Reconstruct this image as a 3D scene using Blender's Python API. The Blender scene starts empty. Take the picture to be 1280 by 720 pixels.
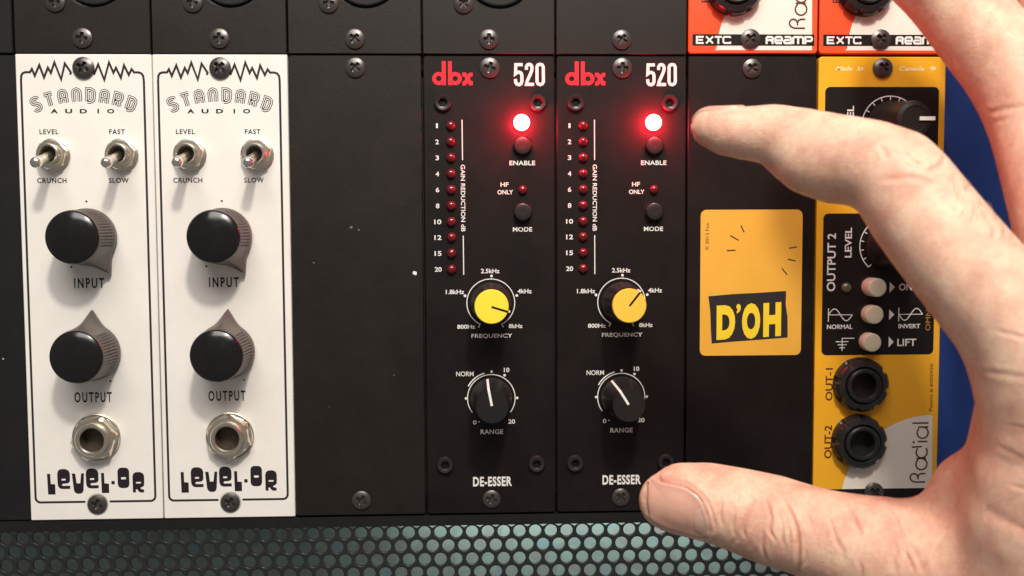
import bpy, bmesh, math, random
import numpy as np
from mathutils import Vector
rnd = random.Random(7)
S = bpy.context.scene
COL = S.collection
S.unit_settings.system = 'METRIC'
S.unit_settings.scale_length = 0.001          # one unit is one millimetre

# ------------------------------------------------------------------ camera
cam = bpy.data.objects.new('camera', bpy.data.cameras.new('camera'))
COL.objects.link(cam)
cam.location = (129.733, -277.976, -50.367)
cam.rotation_euler = (1.51171, 0.00432, -0.036)
cam.data.sensor_width = 36.0
cam.data.lens = 1200.0 / 1280.0 * 36.0
cam.data.clip_start = 5.0
cam.data.clip_end = 5000.0
cam.data.dof.use_dof = True
cam.data.dof.focus_distance = 276.0
cam.data.dof.aperture_fstop = 0.018
S.camera = cam

# ------------------------------------------------------------------ light
world = bpy.data.worlds.new('World')
S.world = world
world.use_nodes = True
bg = world.node_tree.nodes['Background']
bg.inputs['Color'].default_value = (1.0, 0.965, 0.93, 1)
bg.inputs['Strength'].default_value = 0.18

def area(name, loc, target, size, power, color, shape='DISK', size_y=None):
    l = bpy.data.lights.new(name, 'AREA')
    l.shape = shape; l.size = size
    if size_y: l.size_y = size_y
    l.energy = power; l.color = color
    o = bpy.data.objects.new(name, l); COL.objects.link(o)
    o.location = loc
    o.rotation_euler = (Vector(target) - Vector(loc)).to_track_quat('-Z', 'Y').to_euler()
    return o
area('room_lamp', (196, -448, 438), (130, 0, -60), 60, 3.1e6, (1.0, 0.925, 0.81))
area('ceiling_light', (100, -560, 600), (120, 0, -40), 700, 6.9e6, (1.0, 0.945, 0.885), 'RECTANGLE', 460)
area('grille_backing_fill', (172, 17, -130), (172, 32, -152), 120, 26000, (0.92, 1.0, 0.97), 'RECTANGLE', 4)  # added fill light inside the cavity, brightens the teal backing

S.view_settings.view_transform = 'Standard'
S.view_settings.look = 'None'
S.view_settings.exposure = 0.06
S.view_settings.gamma = 1.0

# ------------------------------------------------------------------ materials
def mat(name, col, rough=0.5, metal=0.0, spec=0.5, coat=0.0, bump=None, var=None, emit=None, sss=None, specks=None, trans=None):
    m = bpy.data.materials.new(name); m.use_nodes = True
    nt = m.node_tree; b = nt.nodes['Principled BSDF']
    b.inputs['Base Color'].default_value = (*col, 1)
    b.inputs['Roughness'].default_value = rough
    b.inputs['Metallic'].default_value = metal
    b.inputs['Specular IOR Level'].default_value = spec
    b.inputs['Coat Weight'].default_value = coat
    b.inputs['Coat Roughness'].default_value = 0.12
    tc0 = nt.nodes.new('ShaderNodeTexCoord'); oi = nt.nodes.new('ShaderNodeObjectInfo')
    sc_ = nt.nodes.new('ShaderNodeVectorMath'); sc_.operation = 'SCALE'; sc_.inputs[0].default_value = (310, 170, 230)
    nt.links.new(oi.outputs['Random'], sc_.inputs['Scale'])
    tc = nt.nodes.new('ShaderNodeVectorMath'); tc.operation = 'ADD'
    nt.links.new(tc0.outputs['Object'], tc.inputs[0]); nt.links.new(sc_.outputs['Vector'], tc.inputs[1])
    src = None
    if var:                                    # (scale, amount): slow tone drift of the paint itself
        n = nt.nodes.new('ShaderNodeTexNoise'); n.inputs['Scale'].default_value = var[0]; n.inputs['Detail'].default_value = 4
        nt.links.new(tc.outputs['Vector'], n.inputs['Vector']); n.inputs['Roughness'].default_value = 0.68; n.inputs['Detail'].default_value = 7
        mp = nt.nodes.new('ShaderNodeMapRange'); mp.inputs['From Min'].default_value = 0.25; mp.inputs['From Max'].default_value = 0.75
        mp.inputs['To Min'].default_value = 1 - var[1]; mp.inputs['To Max'].default_value = 1 + var[1]
        nt.links.new(n.outputs['Fac'], mp.inputs['Value'])
        mx = nt.nodes.new('ShaderNodeMix'); mx.data_type = 'RGBA'; mx.blend_type = 'MULTIPLY'; mx.inputs['Factor'].default_value = 1
        mx.inputs['A'].default_value = (*col, 1)
        nt.links.new(mp.outputs['Result'], mx.inputs['B'])
        nt.links.new(mx.outputs['Result'], b.inputs['Base Color']); src = mx.outputs['Result']
        r2 = nt.nodes.new('ShaderNodeMapRange'); r2.inputs['To Min'].default_value = max(0.02, rough - 0.13); r2.inputs['To Max'].default_value = rough + 0.13
        nt.links.new(n.outputs['Fac'], r2.inputs['Value']); nt.links.new(r2.outputs['Result'], b.inputs['Roughness'])
    if specks:                                 # (scale, colour, cut): lint and tiny chips lying on the paint
        v = nt.nodes.new('ShaderNodeTexVoronoi'); v.inputs['Scale'].default_value = specks[0]; v.inputs['Randomness'].default_value = 1
        nt.links.new(tc.outputs['Vector'], v.inputs['Vector'])
        sz = nt.nodes.new('ShaderNodeMath'); sz.operation = 'POWER'; sz.inputs[1].default_value = 9
        sep = nt.nodes.new('ShaderNodeSeparateColor'); nt.links.new(v.outputs['Color'], sep.inputs['Color'])
        nt.links.new(sep.outputs['Red'], sz.inputs[0])
        ml = nt.nodes.new('ShaderNodeMath'); ml.operation = 'MULTIPLY'; ml.inputs[1].default_value = specks[2]
        nt.links.new(sz.outputs[0], ml.inputs[0])
        lt = nt.nodes.new('ShaderNodeMath'); lt.operation = 'LESS_THAN'
        nt.links.new(v.outputs['Distance'], lt.inputs[0]); nt.links.new(ml.outputs[0], lt.inputs[1])
        mm = nt.nodes.new('ShaderNodeMix'); mm.data_type = 'RGBA'
        nt.links.new(lt.outputs[0], mm.inputs['Factor'])
        if src: nt.links.new(src, mm.inputs['A'])
        else: mm.inputs['A'].default_value = (*col, 1)
        mm.inputs['B'].default_value = (*specks[1], 1)
        nt.links.new(mm.outputs['Result'], b.inputs['Base Color'])
    if bump:                                   # (scale, strength)
        n = nt.nodes.new('ShaderNodeTexNoise'); n.inputs['Scale'].default_value = bump[0]; n.inputs['Detail'].default_value = 3
        nt.links.new(tc.outputs['Vector'], n.inputs['Vector'])
        bp = nt.nodes.new('ShaderNodeBump'); bp.inputs['Strength'].default_value = bump[1]; bp.inputs['Distance'].default_value = 0.1
        nt.links.new(n.outputs['Fac'], bp.inputs['Height']); nt.links.new(bp.outputs['Normal'], b.inputs['Normal'])
    if emit:
        b.inputs['Emission Color'].default_value = (*emit[0], 1); b.inputs['Emission Strength'].default_value = emit[1]
    if sss:
        b.inputs['Subsurface Weight'].default_value = sss[0]
        b.inputs['Subsurface Radius'].default_value = sss[1]
        b.inputs['Subsurface Scale'].default_value = sss[2]
    if trans:
        b.inputs['Transmission Weight'].default_value = trans
    return m

M = dict(
 black=mat('black_powder_coat', (0.0095, 0.0064, 0.0048), 0.52, spec=0.32, bump=(5.5, 0.5), var=(0.06, 0.3), specks=(0.085, (0.12, 0.115, 0.11), 0.04)),
 black2=mat('black_paint', (0.007, 0.0042, 0.0038), 0.5, spec=0.24, bump=(5.0, 0.45), var=(0.08, 0.3), specks=(0.12, (0.2, 0.18, 0.17), 0.04)),
 rail=mat('rack_rail_black', (0.009, 0.008, 0.009), 0.6, spec=0.26, bump=(4.0, 0.2), var=(0.15, 0.15), specks=(0.16, (0.35, 0.34, 0.32), 0.05)),
 white=mat('white_lacquer', (0.80, 0.765, 0.72), 0.4, spec=0.4, bump=(2.5, 0.10), var=(0.07, 0.05), specks=(0.13, (0.35, 0.3, 0.25), 0.03)),
 smudge=mat('grey_smudge', (0.13, 0.12, 0.11), 0.7),
 edge=mat('bare_panel_edge', (0.62, 0.58, 0.52), 0.45, metal=0.2),
 orange=mat('orange_lacquer', (0.82, 0.085, 0.022), 0.38, spec=0.4, bump=(1.5, 0.03), var=(0.06, 0.04)),
 yellow=mat('yellow_lacquer', (0.87, 0.43, 0.022), 0.38, spec=0.4, bump=(1.5, 0.03), var=(0.06, 0.04)),
 sticker=mat('yellow_vinyl', (0.78, 0.41, 0.05), 0.5, spec=0.4, bump=(0.4, 0.05), var=(0.08, 0.05)),
 ink=mat('black_ink', (0.022, 0.019, 0.02), 0.55, spec=0.3),
 inkp=mat('dark_print', (0.018, 0.012, 0.017), 0.5, spec=0.3),
 inkw=mat('white_ink', (0.8, 0.78, 0.75), 0.5, spec=0.3),
 inkcream=mat('cream_ink', (0.80, 0.74, 0.66), 0.45, spec=0.35),
 inkr=mat('red_ink', (0.62, 0.022, 0.04), 0.5, spec=0.3),
 inky=mat('bright_yellow_ink', (0.85, 0.62, 0.03), 0.5, spec=0.3),
 inkpale=mat('pale_yellow_ink', (0.88, 0.72, 0.34), 0.5, spec=0.3),
 inkbrass=mat('ochre_ink', (0.45, 0.24, 0.03), 0.5, spec=0.3),
 inkred2=mat('dark_red_ink', (0.10, 0.02, 0.012), 0.5, spec=0.3),
 mask=mat('black_label_print', (0.009, 0.0075, 0.007), 0.45, spec=0.25),
 screw=mat('black_oxide_screw', (0.11, 0.10, 0.095), 0.34, metal=0.75, spec=0.5, bump=(3, 0.1)),
 screwhole=mat('screw_recess', (0.01, 0.01, 0.01), 0.6),
 nickel=mat('nickel_plate', (0.80, 0.73, 0.61), 0.3, metal=1.0, bump=(1.5, 0.05)),
 chrome=mat('polished_lever', (0.86, 0.82, 0.76), 0.24, metal=1.0),
 hole=mat('dark_bore', (0.012, 0.010, 0.009), 0.5),
 brass=mat('jack_bore', (0.10, 0.075, 0.055), 0.4, metal=0.5),
 knob=mat('dark_phenolic', (0.072, 0.061, 0.052), 0.42, spec=0.75, bump=(2.0, 0.05)),
 cap=mat('gloss_black_cap', (0.006, 0.0055, 0.0055), 0.19, spec=0.6, var=(0.35, 0.3), bump=(0.5, 0.12)),
 rubber=mat('matte_black_knob', (0.012, 0.011, 0.011), 0.42, spec=0.35, bump=(3, 0.1)),
 plastic=mat('black_plastic', (0.014, 0.014, 0.015), 0.3, spec=0.5),
 ycap=mat('yellow_cap', (0.88, 0.72, 0.055), 0.4, spec=0.3),
 wline=mat('white_pointer', (0.82, 0.79, 0.76), 0.45),
 led=mat('red_led_off', (0.12, 0.005, 0.01), 0.16, spec=0.5, coat=0.3),
 ledon=mat('red_led_lit', (0.9, 0.1, 0.1), 0.3, emit=((1.0, 0.22, 0.20), 14.0)),
 ledy=mat('clear_led_off', (0.10, 0.095, 0.05), 0.2, spec=0.7, coat=0.6),
 button=mat('cream_button', (0.60, 0.56, 0.42), 0.42, spec=0.4),
 btnblack=mat('black_button', (0.018, 0.016, 0.016), 0.35, spec=0.5),
 grille=mat('perforated_steel', (0.016, 0.017, 0.018), 0.34, spec=0.55, bump=(3, 0.08), var=(0.12, 0.1)),
 body=mat('dark_chassis', (0.02, 0.02, 0.021), 0.6),
 blue=mat('blue_paint', (0.02, 0.062, 0.28), 0.55, spec=0.35, bump=(0.6, 0.05), var=(0.035, 0.12), specks=(0.1, (0.2, 0.25, 0.45), 0.05)),
)

def backing_material():
    m = bpy.data.materials.new('teal_backing'); m.use_nodes = True
    nt = m.node_tree; b = nt.nodes['Principled BSDF']; b.inputs['Roughness'].default_value = 0.6
    tc = nt.nodes.new('ShaderNodeTexCoord')
    mp = nt.nodes.new('ShaderNodeMapping'); mp.inputs['Scale'].default_value = (0.19, 0.19, 0.24)
    n = nt.nodes.new('ShaderNodeTexVoronoi'); n.inputs['Scale'].default_value = 1.0
    nt.links.new(tc.outputs['Object'], mp.inputs['Vector']); nt.links.new(mp.outputs['Vector'], n.inputs['Vector'])
    s = nt.nodes.new('ShaderNodeSeparateColor'); nt.links.new(n.outputs['Color'], s.inputs['Color'])
    cr = nt.nodes.new('ShaderNodeValToRGB')
    cr.color_ramp.elements[0].color = (0.34, 0.42, 0.385, 1); cr.color_ramp.elements[1].color = (0.33, 0.50, 0.52, 1)
    e = cr.color_ramp.elements.new(0.8); e.color = (0.36, 0.37, 0.34, 1)
    e = cr.color_ramp.elements.new(0.45); e.color = (0.40, 0.55, 0.49, 1)
    nt.links.new(s.outputs['Red'], cr.inputs['Fac']); nt.links.new(cr.outputs['Color'], b.inputs['Base Color'])
    return m
M['backing'] = backing_material()

# ------------------------------------------------------------------ helpers
TAU = math.tau
class MB:
    """mesh builder: x right, z up, h = height towards the camera (-y), all in millimetres"""
    def __init__(s): s.v = []; s.f = []; s.seg = []; s.hold = False
    def add(s, vs, fs):
        if not (s.hold and s.seg): s.seg.append((len(s.v), len(s.f)))
        o = len(s.v); s.v += vs; s.f += [tuple(i + o for i in f) for f in fs]
    def loft(s, rings, heights, cap0=False, cap1=True):
        n = len(rings[0]); vs = []; fs = []
        for r, h in zip(rings, heights):
            hh = h if hasattr(h, '__len__') else [h] * n
            vs += [(p[0], -q, p[1]) for p, q in zip(r, hh)]
        for k in range(len(rings) - 1):
            for i in range(n):
                j = (i + 1) % n
                fs.append((k*n+i, k*n+j, (k+1)*n+j, (k+1)*n+i))
        if cap0: fs.append(tuple(range(n))[::-1])
        if cap1: fs.append(tuple((len(rings)-1)*n + i for i in range(n)))
        s.add(vs, fs)
    def rev(s, prof, cx=0, cz=0, n=32, cap0=False, cap1=False):
        s.loft([circle(cx, cz, r, n) for r, h in prof], [h for r, h in prof], cap0, cap1)
    def disc(s, cx, cz, r, h, n=20):
        s.add([(x, -h, z) for x, z in circle(cx, cz, r, n)], [tuple(range(n))])
    def poly(s, pts, h): s.add([(x, -h, z) for x, z in pts], [tuple(range(len(pts)))])
    def ribbon(s, pts, w, h, closed=False):
        n = len(pts); L = []; R = []
        for i in range(n):
            p = Vector(pts[i])
            a = Vector(pts[i-1]) if (closed or i > 0) else None
            b = Vector(pts[(i+1) % n]) if (closed or i < n-1) else None
            d1 = (p - a).normalized() if a is not None else (b - p).normalized()
            d2 = (b - p).normalized() if b is not None else d1
            t = d1 + d2
            if t.length < 1e-6: t = d1
            t.normalize(); nn = Vector((-t.y, t.x))
            k = max(0.35, abs(nn.dot(Vector((-d1.y, d1.x)))))
            L.append(p + nn * (w / 2 / k)); R.append(p - nn * (w / 2 / k))
        vs = [(q.x, -h, q.y) for q in L] + [(q.x, -h, q.y) for q in R]
        m = n if closed else n - 1
        s.add(vs, [(i, (i+1) % n, n + (i+1) % n, n + i) for i in range(m)])
    def box(s, x0, x1, z0, z1, h0, h1):
        s.loft([[(x0, z0), (x1, z0), (x1, z1), (x0, z1)]] * 2, [h0, h1], True, True)

def circle(cx, cz, r, n=32, a0=0.0):
    return [(cx + r*math.cos(a0 + TAU*i/n), cz + r*math.sin(a0 + TAU*i/n)) for i in range(n)]
def arc(cx, cz, r, a0, a1, n=16, rz=None):
    rz = rz or r
    return [(cx + r*math.cos(math.radians(a0+(a1-a0)*i/n)), cz + rz*math.sin(math.radians(a0+(a1-a0)*i/n))) for i in range(n+1)]
def rrect(x0, x1, z0, z1, r, n=5):
    return (arc(x1-r, z1-r, r, 0, 90, n) + arc(x0+r, z1-r, r, 90, 180, n) + arc(x0+r, z0+r, r, 180, 270, n) + arc(x1-r, z0+r, r, 270, 360, n))
def hexring(cx, cz, r, n=24, rot=0.0):
    out = []
    for i in range(n):
        a = TAU*i/n; k = math.cos(math.pi/6) / math.cos(((a - rot) % (math.pi/3)) - math.pi/6)
        out.append((cx + r*k*math.cos(a), cz + r*k*math.sin(a)))
    return out

def obj(name, mb, m, parent=None, loc=(0, 0, 0), smooth=35, recalc=False, rot=0.0, mats=None):
    me = bpy.data.meshes.new(name)
    me.from_pydata(mb.v, [], mb.f); me.update()
    if recalc:
        b = bmesh.new(); b.from_mesh(me); bmesh.ops.recalc_face_normals(b, faces=b.faces); b.to_mesh(me); b.free()
    me.materials.append(m)
    if smooth:
        me.shade_smooth(); me.set_sharp_from_angle(angle=math.radians(smooth))
    o = bpy.data.objects.new(name, me); COL.objects.link(o)
    o.parent = parent; o.location = loc
    if rot: o.rotation_euler = (0, rot, 0)
    return o
def prints(name, mb, m, parent):
    """flat print: every word or mark is a part of its own"""
    ends = mb.seg[1:] + [(len(mb.v), len(mb.f))]
    for (v0, f0), (v1, f1) in zip(mb.seg, ends):
        q = MB(); q.v = mb.v[v0:v1]; q.f = [tuple(i - v0 for i in f) for f in mb.f[f0:f1]]
        obj(name, q, m, parent, smooth=0)
def thing(name, label, cat, loc=(0, 0, 0), group=None):
    o = bpy.data.objects.new(name, None); COL.objects.link(o); o.empty_display_size = 5
    o.location = loc; tag(o, label, cat, group); return o
def tag(o, label, cat, group=None):
    o['label'] = label; o['category'] = cat
    if group: o['group'] = group
    return o
def dup(root, loc, label, group=None):
    r = root.copy(); COL.objects.link(r); r.location = loc; r['label'] = label
    if group: r['group'] = group
    for ch in list(root.children):
        c = ch.copy(); COL.objects.link(c); c.parent = r
        for g in ch.children:
            d = g.copy(); COL.objects.link(d); d.parent = c
    return r
def kids(root, name): return [c for c in root.children if c.name.split('.')[0] == name]

def curve_mesh(cu):
    o = bpy.data.objects.new('temporary', cu)
    me = bpy.data.meshes.new_from_object(o)
    vs = [tuple(v.co) for v in me.vertices]; fs = [tuple(p.vertices) for p in me.polygons]
    bpy.data.objects.remove(o); bpy.data.curves.remove(cu); bpy.data.meshes.remove(me)
    return vs, fs
def text(mb, s, x0, x1, z0, z1, h=0.04, bold=0.0, rot=0, space=1.0, shear=0.0):
    """lettering whose ink fills the box x0..x1, z0..z1; rot 90 reads upwards, -90 downwards"""
    cu = bpy.data.curves.new('t', 'FONT'); cu.body = s; cu.size = 1.0; cu.offset = bold; cu.space_character = space; cu.resolution_u = 4; cu.shear = shear
    vs, fs = curve_mesh(cu)
    xs = [v[0] for v in vs]; ys = [v[1] for v in vs]
    ax, bx, ay, by = min(xs), max(xs), min(ys), max(ys)
    out = []
    for v in vs:
        u = (v[0]-ax)/(bx-ax); w = (v[1]-ay)/(by-ay)
        if rot == 90: x = x1 - (x1-x0)*w; z = z0 + (z1-z0)*u
        elif rot == -90: x = x0 + (x1-x0)*w; z = z1 - (z1-z0)*u
        else: x = x0 + (x1-x0)*u; z = z0 + (z1-z0)*w
        out.append((x, -h, z))
    mb.add(out, fs)
def fill(mb, loops, h):
    """filled outline with holes"""
    cu = bpy.data.curves.new('s', 'CURVE'); cu.dimensions = '2D'; cu.fill_mode = 'BOTH'
    for lp in loops:
        sp = cu.splines.new('POLY'); sp.points.add(len(lp) - 1)
        for p, q in zip(sp.points, lp): p.co = (q[0], q[1], 0, 1)
        sp.use_cyclic_u = True
    vs, fs = curve_mesh(cu)
    mb.add([(v[0], -h, v[1]) for v in vs], fs)
def strokes(mb, lst, w, h):
    for i, p in enumerate(lst): mb.ribbon(p, w, h + 0.006 * i)
def lin(m, x0, kx, z0, kz): return [(x0 + kx*a, z0 + kz*b) for a, b in m]

# ------------------------------------------------------------------ hardware (each built once, then copied)
def plate_mesh(w0, w1, z0, z1, r=0.5, t=2.6, bev=0.22, cut=None):
    mb = MB()
    a = rrect(w0, w1, z0, z1, r); b = rrect(w0+bev, w1-bev, z0+bev, z1-bev, max(0.1, r-bev*0.5))
    mb.loft([a, a, b], [-t, -bev, 0], True, not cut)
    if cut:
        fill(mb, [b, cut], 0.0)
    return mb
def screw(parent, x, z, rot=0.4, r=2.85, ht=1.15, m='screw', name='screw'):
    o = obj(name, SCREW(r, ht), M[m], parent, (x, 0, z), 50, rot=rot)
    return o
_sc = {}
def SCREW(r, ht):
    ht = max(ht, 1.05)
    mb = MB(); n = 64; rr = [0.0001] + [r*k/15 for k in range(1, 16)]
    rings = []; hs = []
    for q in rr:
        ring = circle(0, 0, q, n); hh = []
        for x, z in ring:
            d = ht * (1 - 0.55 * (q/r)**2.6)
            ax, az = abs(x), abs(z)
            wd = 0.36
            def arm(u, v): return (1 if v < wd else max(0, 1-(v-wd)/0.12)) * (1 if u < r*0.5 else max(0, 1-(u-r*0.5)/0.25))
            k = max(arm(ax, az), arm(az, ax)); k = min(1, k)
            d = max(d - 1.0 * k, 0.1 + 0.1*(q/r))
            hh.append(d)
        rings.append(ring); hs.append(hh)
    rings.append(circle(0, 0, r*1.0, n)); hs.append([-0.05]*n)
    mb.loft(rings, hs, True, False)
    return mb
def socket_screw(parent, x, z):
    mb = MB(); n = 24
    C = lambda r: circle(0, 0, r, n)
    mb.loft([C(2.45), C(2.45), C(2.2), C(1.55), hexring(0, 0, 1.35, n), hexring(0, 0, 1.2, n)], [-0.05, 0.85, 1.15, 1.1, 0.95, -0.6], False, True)
    return obj('socket_screw', mb, M['btnblack'], parent, (x, 0, z), 40)

def toggle(parent, x, z, lx, lz, name='toggle_switch'):
    mb = MB(); n = 24; C = lambda r: circle(0, 0, r, n)
    H = lambda r: hexring(0, 0, r, n, 0.2)
    mb.loft([C(4.75), C(4.75), C(4.55)], [0.0, 0.45, 0.55], False, False)
    mb.loft([C(4.5), H(4.5), H(4.5), C(3.95), C(2.95)], [0.5, 0.6, 2.1, 2.45, 2.5], False, False)
    nut = obj(name, mb, M['nickel'], parent, (x, 0, z), 30)
    bs = MB()
    pr = [(3.0, 2.3)]
    for k in range(4): pr += [(3.05, 2.55+k*0.4), (2.85, 2.75+k*0.4)]
    pr += [(2.95, 4.2), (2.75, 4.35), (2.35, 4.3), (2.1, 3.4), (2.0, 1.2)]
    bs.rev(pr, n=28, cap1=True)
    b = obj('bushing', bs, M['nickel'], nut, (0, 0, 0), 30)
    dk = MB(); dk.disc(0, 0, 2.1, 1.9); obj('dark_hole_disc', dk, M['hole'], nut)  # dark disc, shade of the bushing hole put into its colour
    lv = MB()                                     # bat lever leaning downwards, tip at lx, lz, 12 mm out
    p0 = Vector((0, -1.8, 0)); p1 = Vector((lx, -11.3, lz*0.93)); ax = (p1-p0).normalized()
    u = ax.cross(Vector((0, 0, 1))).normalized(); w = ax.cross(u); L = (p1-p0).length
    prof = [(1.15, 0.0), (1.2, 0.3), (1.3, 0.6), (1.45, 0.84), (1.55, 0.92), (1.42, 0.985), (1.0, 1.03), (0.4, 1.05)]
    vs = []; fs = []
    for r, t in prof:
        for i in range(18):
            a = TAU*i/18; vs.append(tuple(p0 + ax*(L*t) + (u*math.cos(a) + w*math.sin(a))*r))
    for k in range(len(prof)-1):
        for i in range(18): fs.append((k*18+i, k*18+(i+1) % 18, (k+1)*18+(i+1) % 18, (k+1)*18+i))
    fs.append(tuple((len(prof)-1)*18+i for i in range(18)))
    lv.add(vs, fs)
    obj('lever', lv, M['chrome'], nut, smooth=60, recalc=True)
    return nut

def pointer_knob(parent, x, z, ang):
    """round fluted knob whose skirt runs out to a pointed nose"""
    n = 360; a0 = 0.0; mb = MB()
    def ring(rb, nose, flute=0.0):
        out = []
        for i in range(n):
            a = TAU*i/n; d = min(a, TAU-a)
            r = rb
            half = math.radians(34)
            if d < half and nose > rb:
                t = d/half
                # tangent line from nose tip to the circle, hollowed a little
                r = max(rb, (nose * (1-t)**2.5 + rb * (1-(1-t)**2.5)))
            if flute and d > math.radians(38): r -= flute * (0.5+0.5*math.cos(a*54))
            out.append((r*math.cos(a), r*math.sin(a)))
        return out
    rings = [ring(8.0, 12.0), ring(8.15, 12.2), ring(8.1, 12.1), ring(7.9, 11.5), ring(7.8, 10.9, 0.42), ring(7.6, 9.0, 0.45), ring(7.5, 7.6, 0.42), ring(7.42, 7.42), ring(7.25, 7.25)]
    hs = [0.5, 0.8, 2.2, 2.7, 3.2, 7.2, 10.4, 11.0, 11.5]
    mb.loft(rings, hs, False, False)
    k = obj('control_knob', mb, M['knob'], parent, (x, 0, z), 40, rot=-ang)
    c = MB(); c.rev([(7.3, 11.3), (7.22, 11.6), (6.8, 11.95), (5.4, 12.5), (3.6, 12.95), (1.8, 13.2), (0.3, 13.25)], n=64, cap1=True)
    obj('cap', c, M['cap'], k, smooth=50)
    return k

def hex_jack(parent, x, z):
    n = 36; C = lambda r: circle(0, 0, r, n); H = lambda r: hexring(0, 0, r, n, 0.15)
    mb = MB()
    mb.loft([C(6.9), C(6.9), C(6.7)], [0, 0.5, 0.6], False, False)
    mb.loft([C(6.3), H(6.75), H(6.75), C(5.75), C(4.9), C(4.75)], [0.55, 0.65, 2.5, 3.1, 3.15, 3.0], False, False)
    j = obj('output_jack', mb, M['nickel'], parent, (x, 0, z), 30)
    b = MB(); b.rev([(4.75, 2.6), (4.75, 4.0), (4.45, 4.35), (3.7, 4.3), (3.35, 3.9)], n=40)
    obj('bushing', b, M['nickel'], j)
    h = MB(); h.rev([(3.34, 3.95), (3.25, 1.5), (3.2, 0.12)], n=32, cap1=True)
    obj('bore', h, M['brass'], j)
    return j

def black_jack(parent, x, z, rot=0.0):
    n = 72; mb = MB()
    def notch(r, d):
        out = []
        for i in range(n):
            a = TAU*i/n; k = (a*8/TAU) % 1
            rr = r - (d if k < 0.16 else 0)
            out.append((rr*math.cos(a), rr*math.sin(a)))
        return out
    mb.loft([notch(8.0, 0.0), notch(8.05, 0.9), notch(7.9, 0.9), notch(7.2, 0.5), circle(0, 0, 5.7, n), circle(0, 0, 5.1, n)], [0, 0.5, 2.6, 3.5, 3.9, 3.3], False, False)
    j = obj('output_jack', mb, M['plastic'], parent, (x, 0, z), 35, rot=rot)
    b = MB(); b.rev([(5.1, 3.2), (5.0, 4.2), (4.6, 4.6), (4.0, 4.5), (3.6, 4.0)], n=40)
    obj('collar', b, M['plastic'], j)
    h = MB(); h.rev([(3.62, 4.05), (3.5, 1.5), (3.4, 0.12)], n=32, cap1=True)
    obj('bore', h, M['hole'], j)
    return j

def dome(parent, x, z, r, m, name, h=1.0, n=20):
    mb = MB(); mb.rev([(r, 0)] + [(r*math.cos(t), h*0.25 + h*0.75*math.sin(t)) for t in [0.0, 0.3, 0.6, 0.9, 1.2, 1.5]], n=n, cap1=True)
    return obj(name, mb, M[m], parent, (x, 0, z), 60)
def push_button(parent, x, z, r, h, m, bez=True):
    mb = MB(); mb.rev([(r, -0.2), (r*0.99, h-0.35), (r*0.93, h-0.1), (r*0.84, h), (r*0.3, h-0.08)], n=32, cap1=True)
    b = obj('push_button', mb, M[m], parent, (x, 0, z), 40)
    if bez:
        k = MB(); k.loft([circle(0, 0, r+0.5, 32), circle(0, 0, r+0.4, 32), circle(0, 0, r+0.1, 32)], [0.0, 0.12, -0.3], False, False); obj('rim', k, M['hole'], b)
    return b
def chassis_light_block(parent, z0, z1):  # unseen body box, made full width to block light between modules
    mb = MB(); mb.box(0.05, 38.05, z0, z1, -120, -2.7)
    return obj('chassis_light_block', mb, M['body'], parent, smooth=0)

# ------------------------------------------------------------------ setting
mb = MB(); mb.box(-900, 1200, -900, 900, -300, -290)
o = obj('wall', mb, M['body'], smooth=0); o['kind'] = 'structure'

# blue side board right of the modules
mb = MB(); mb.loft([rrect(267.6, 700, -420, 420, 2)]*2, [-9, -6], True, True)
o = obj('side_board', mb, M['blue'], smooth=30)
tag(o, 'flat blue painted board to the right of the yellow module, behind the hand', 'board')

# rack frame: left ear, rails above the grille and behind the row gap, added light stops
rk = thing('rack_frame', 'black steel rack frame holding the module rows, bare ear at the far left', 'rack', (0, 0, 0))
mb = MB(); mb.loft([rrect(-60, -0.5, 0.2, 140, 0.3), rrect(-60, -0.5, 0.2, 140, 0.3), rrect(-59.8, -0.7, 0.4, 139.8, 0.2)], [-4, -0.4, -0.15], True, True)
obj('side_ear', mb, M['rail'], rk)
mb = MB(); mb.loft([rrect(-60, -0.25, -133.4, -0.2, 0.3), rrect(-60, -0.25, -133.4, -0.2, 0.3), rrect(-59.8, -0.45, -133.2, -0.4, 0.2)], [-4, -0.9, -0.7], True, True)
obj('side_ear', mb, M['rail'], rk)
mb = MB(); mb.box(-60, 267, -136.7, -133.7, -12, -0.35); obj('rail_or_light_stop', mb, M['rail'], rk, smooth=0)
mb = MB(); mb.box(-60, 267, -133.65, -128.85, -4.0, -3.0); obj('rail_or_light_stop', mb, M['rail'], rk, smooth=0)  # added strip, blocks light leaking through the gaps between plates
mb = MB(); mb.box(-60, 267, -4, 4, -14, -3.2); obj('rail_or_light_stop', mb, M['rail'], rk, smooth=0)
mb = MB(); mb.box(-60, 267, -128.8, -128.2, -60, -2.8); obj('rail_or_light_stop', mb, M['rail'], rk, smooth=0)  # added shelf, keeps the interior fill light out of the module gaps
mb = MB(); mb.box(-60, 267, -134, 140, -122, -120.5); obj('back_plate', mb, M['body'], rk, smooth=0)

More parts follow.
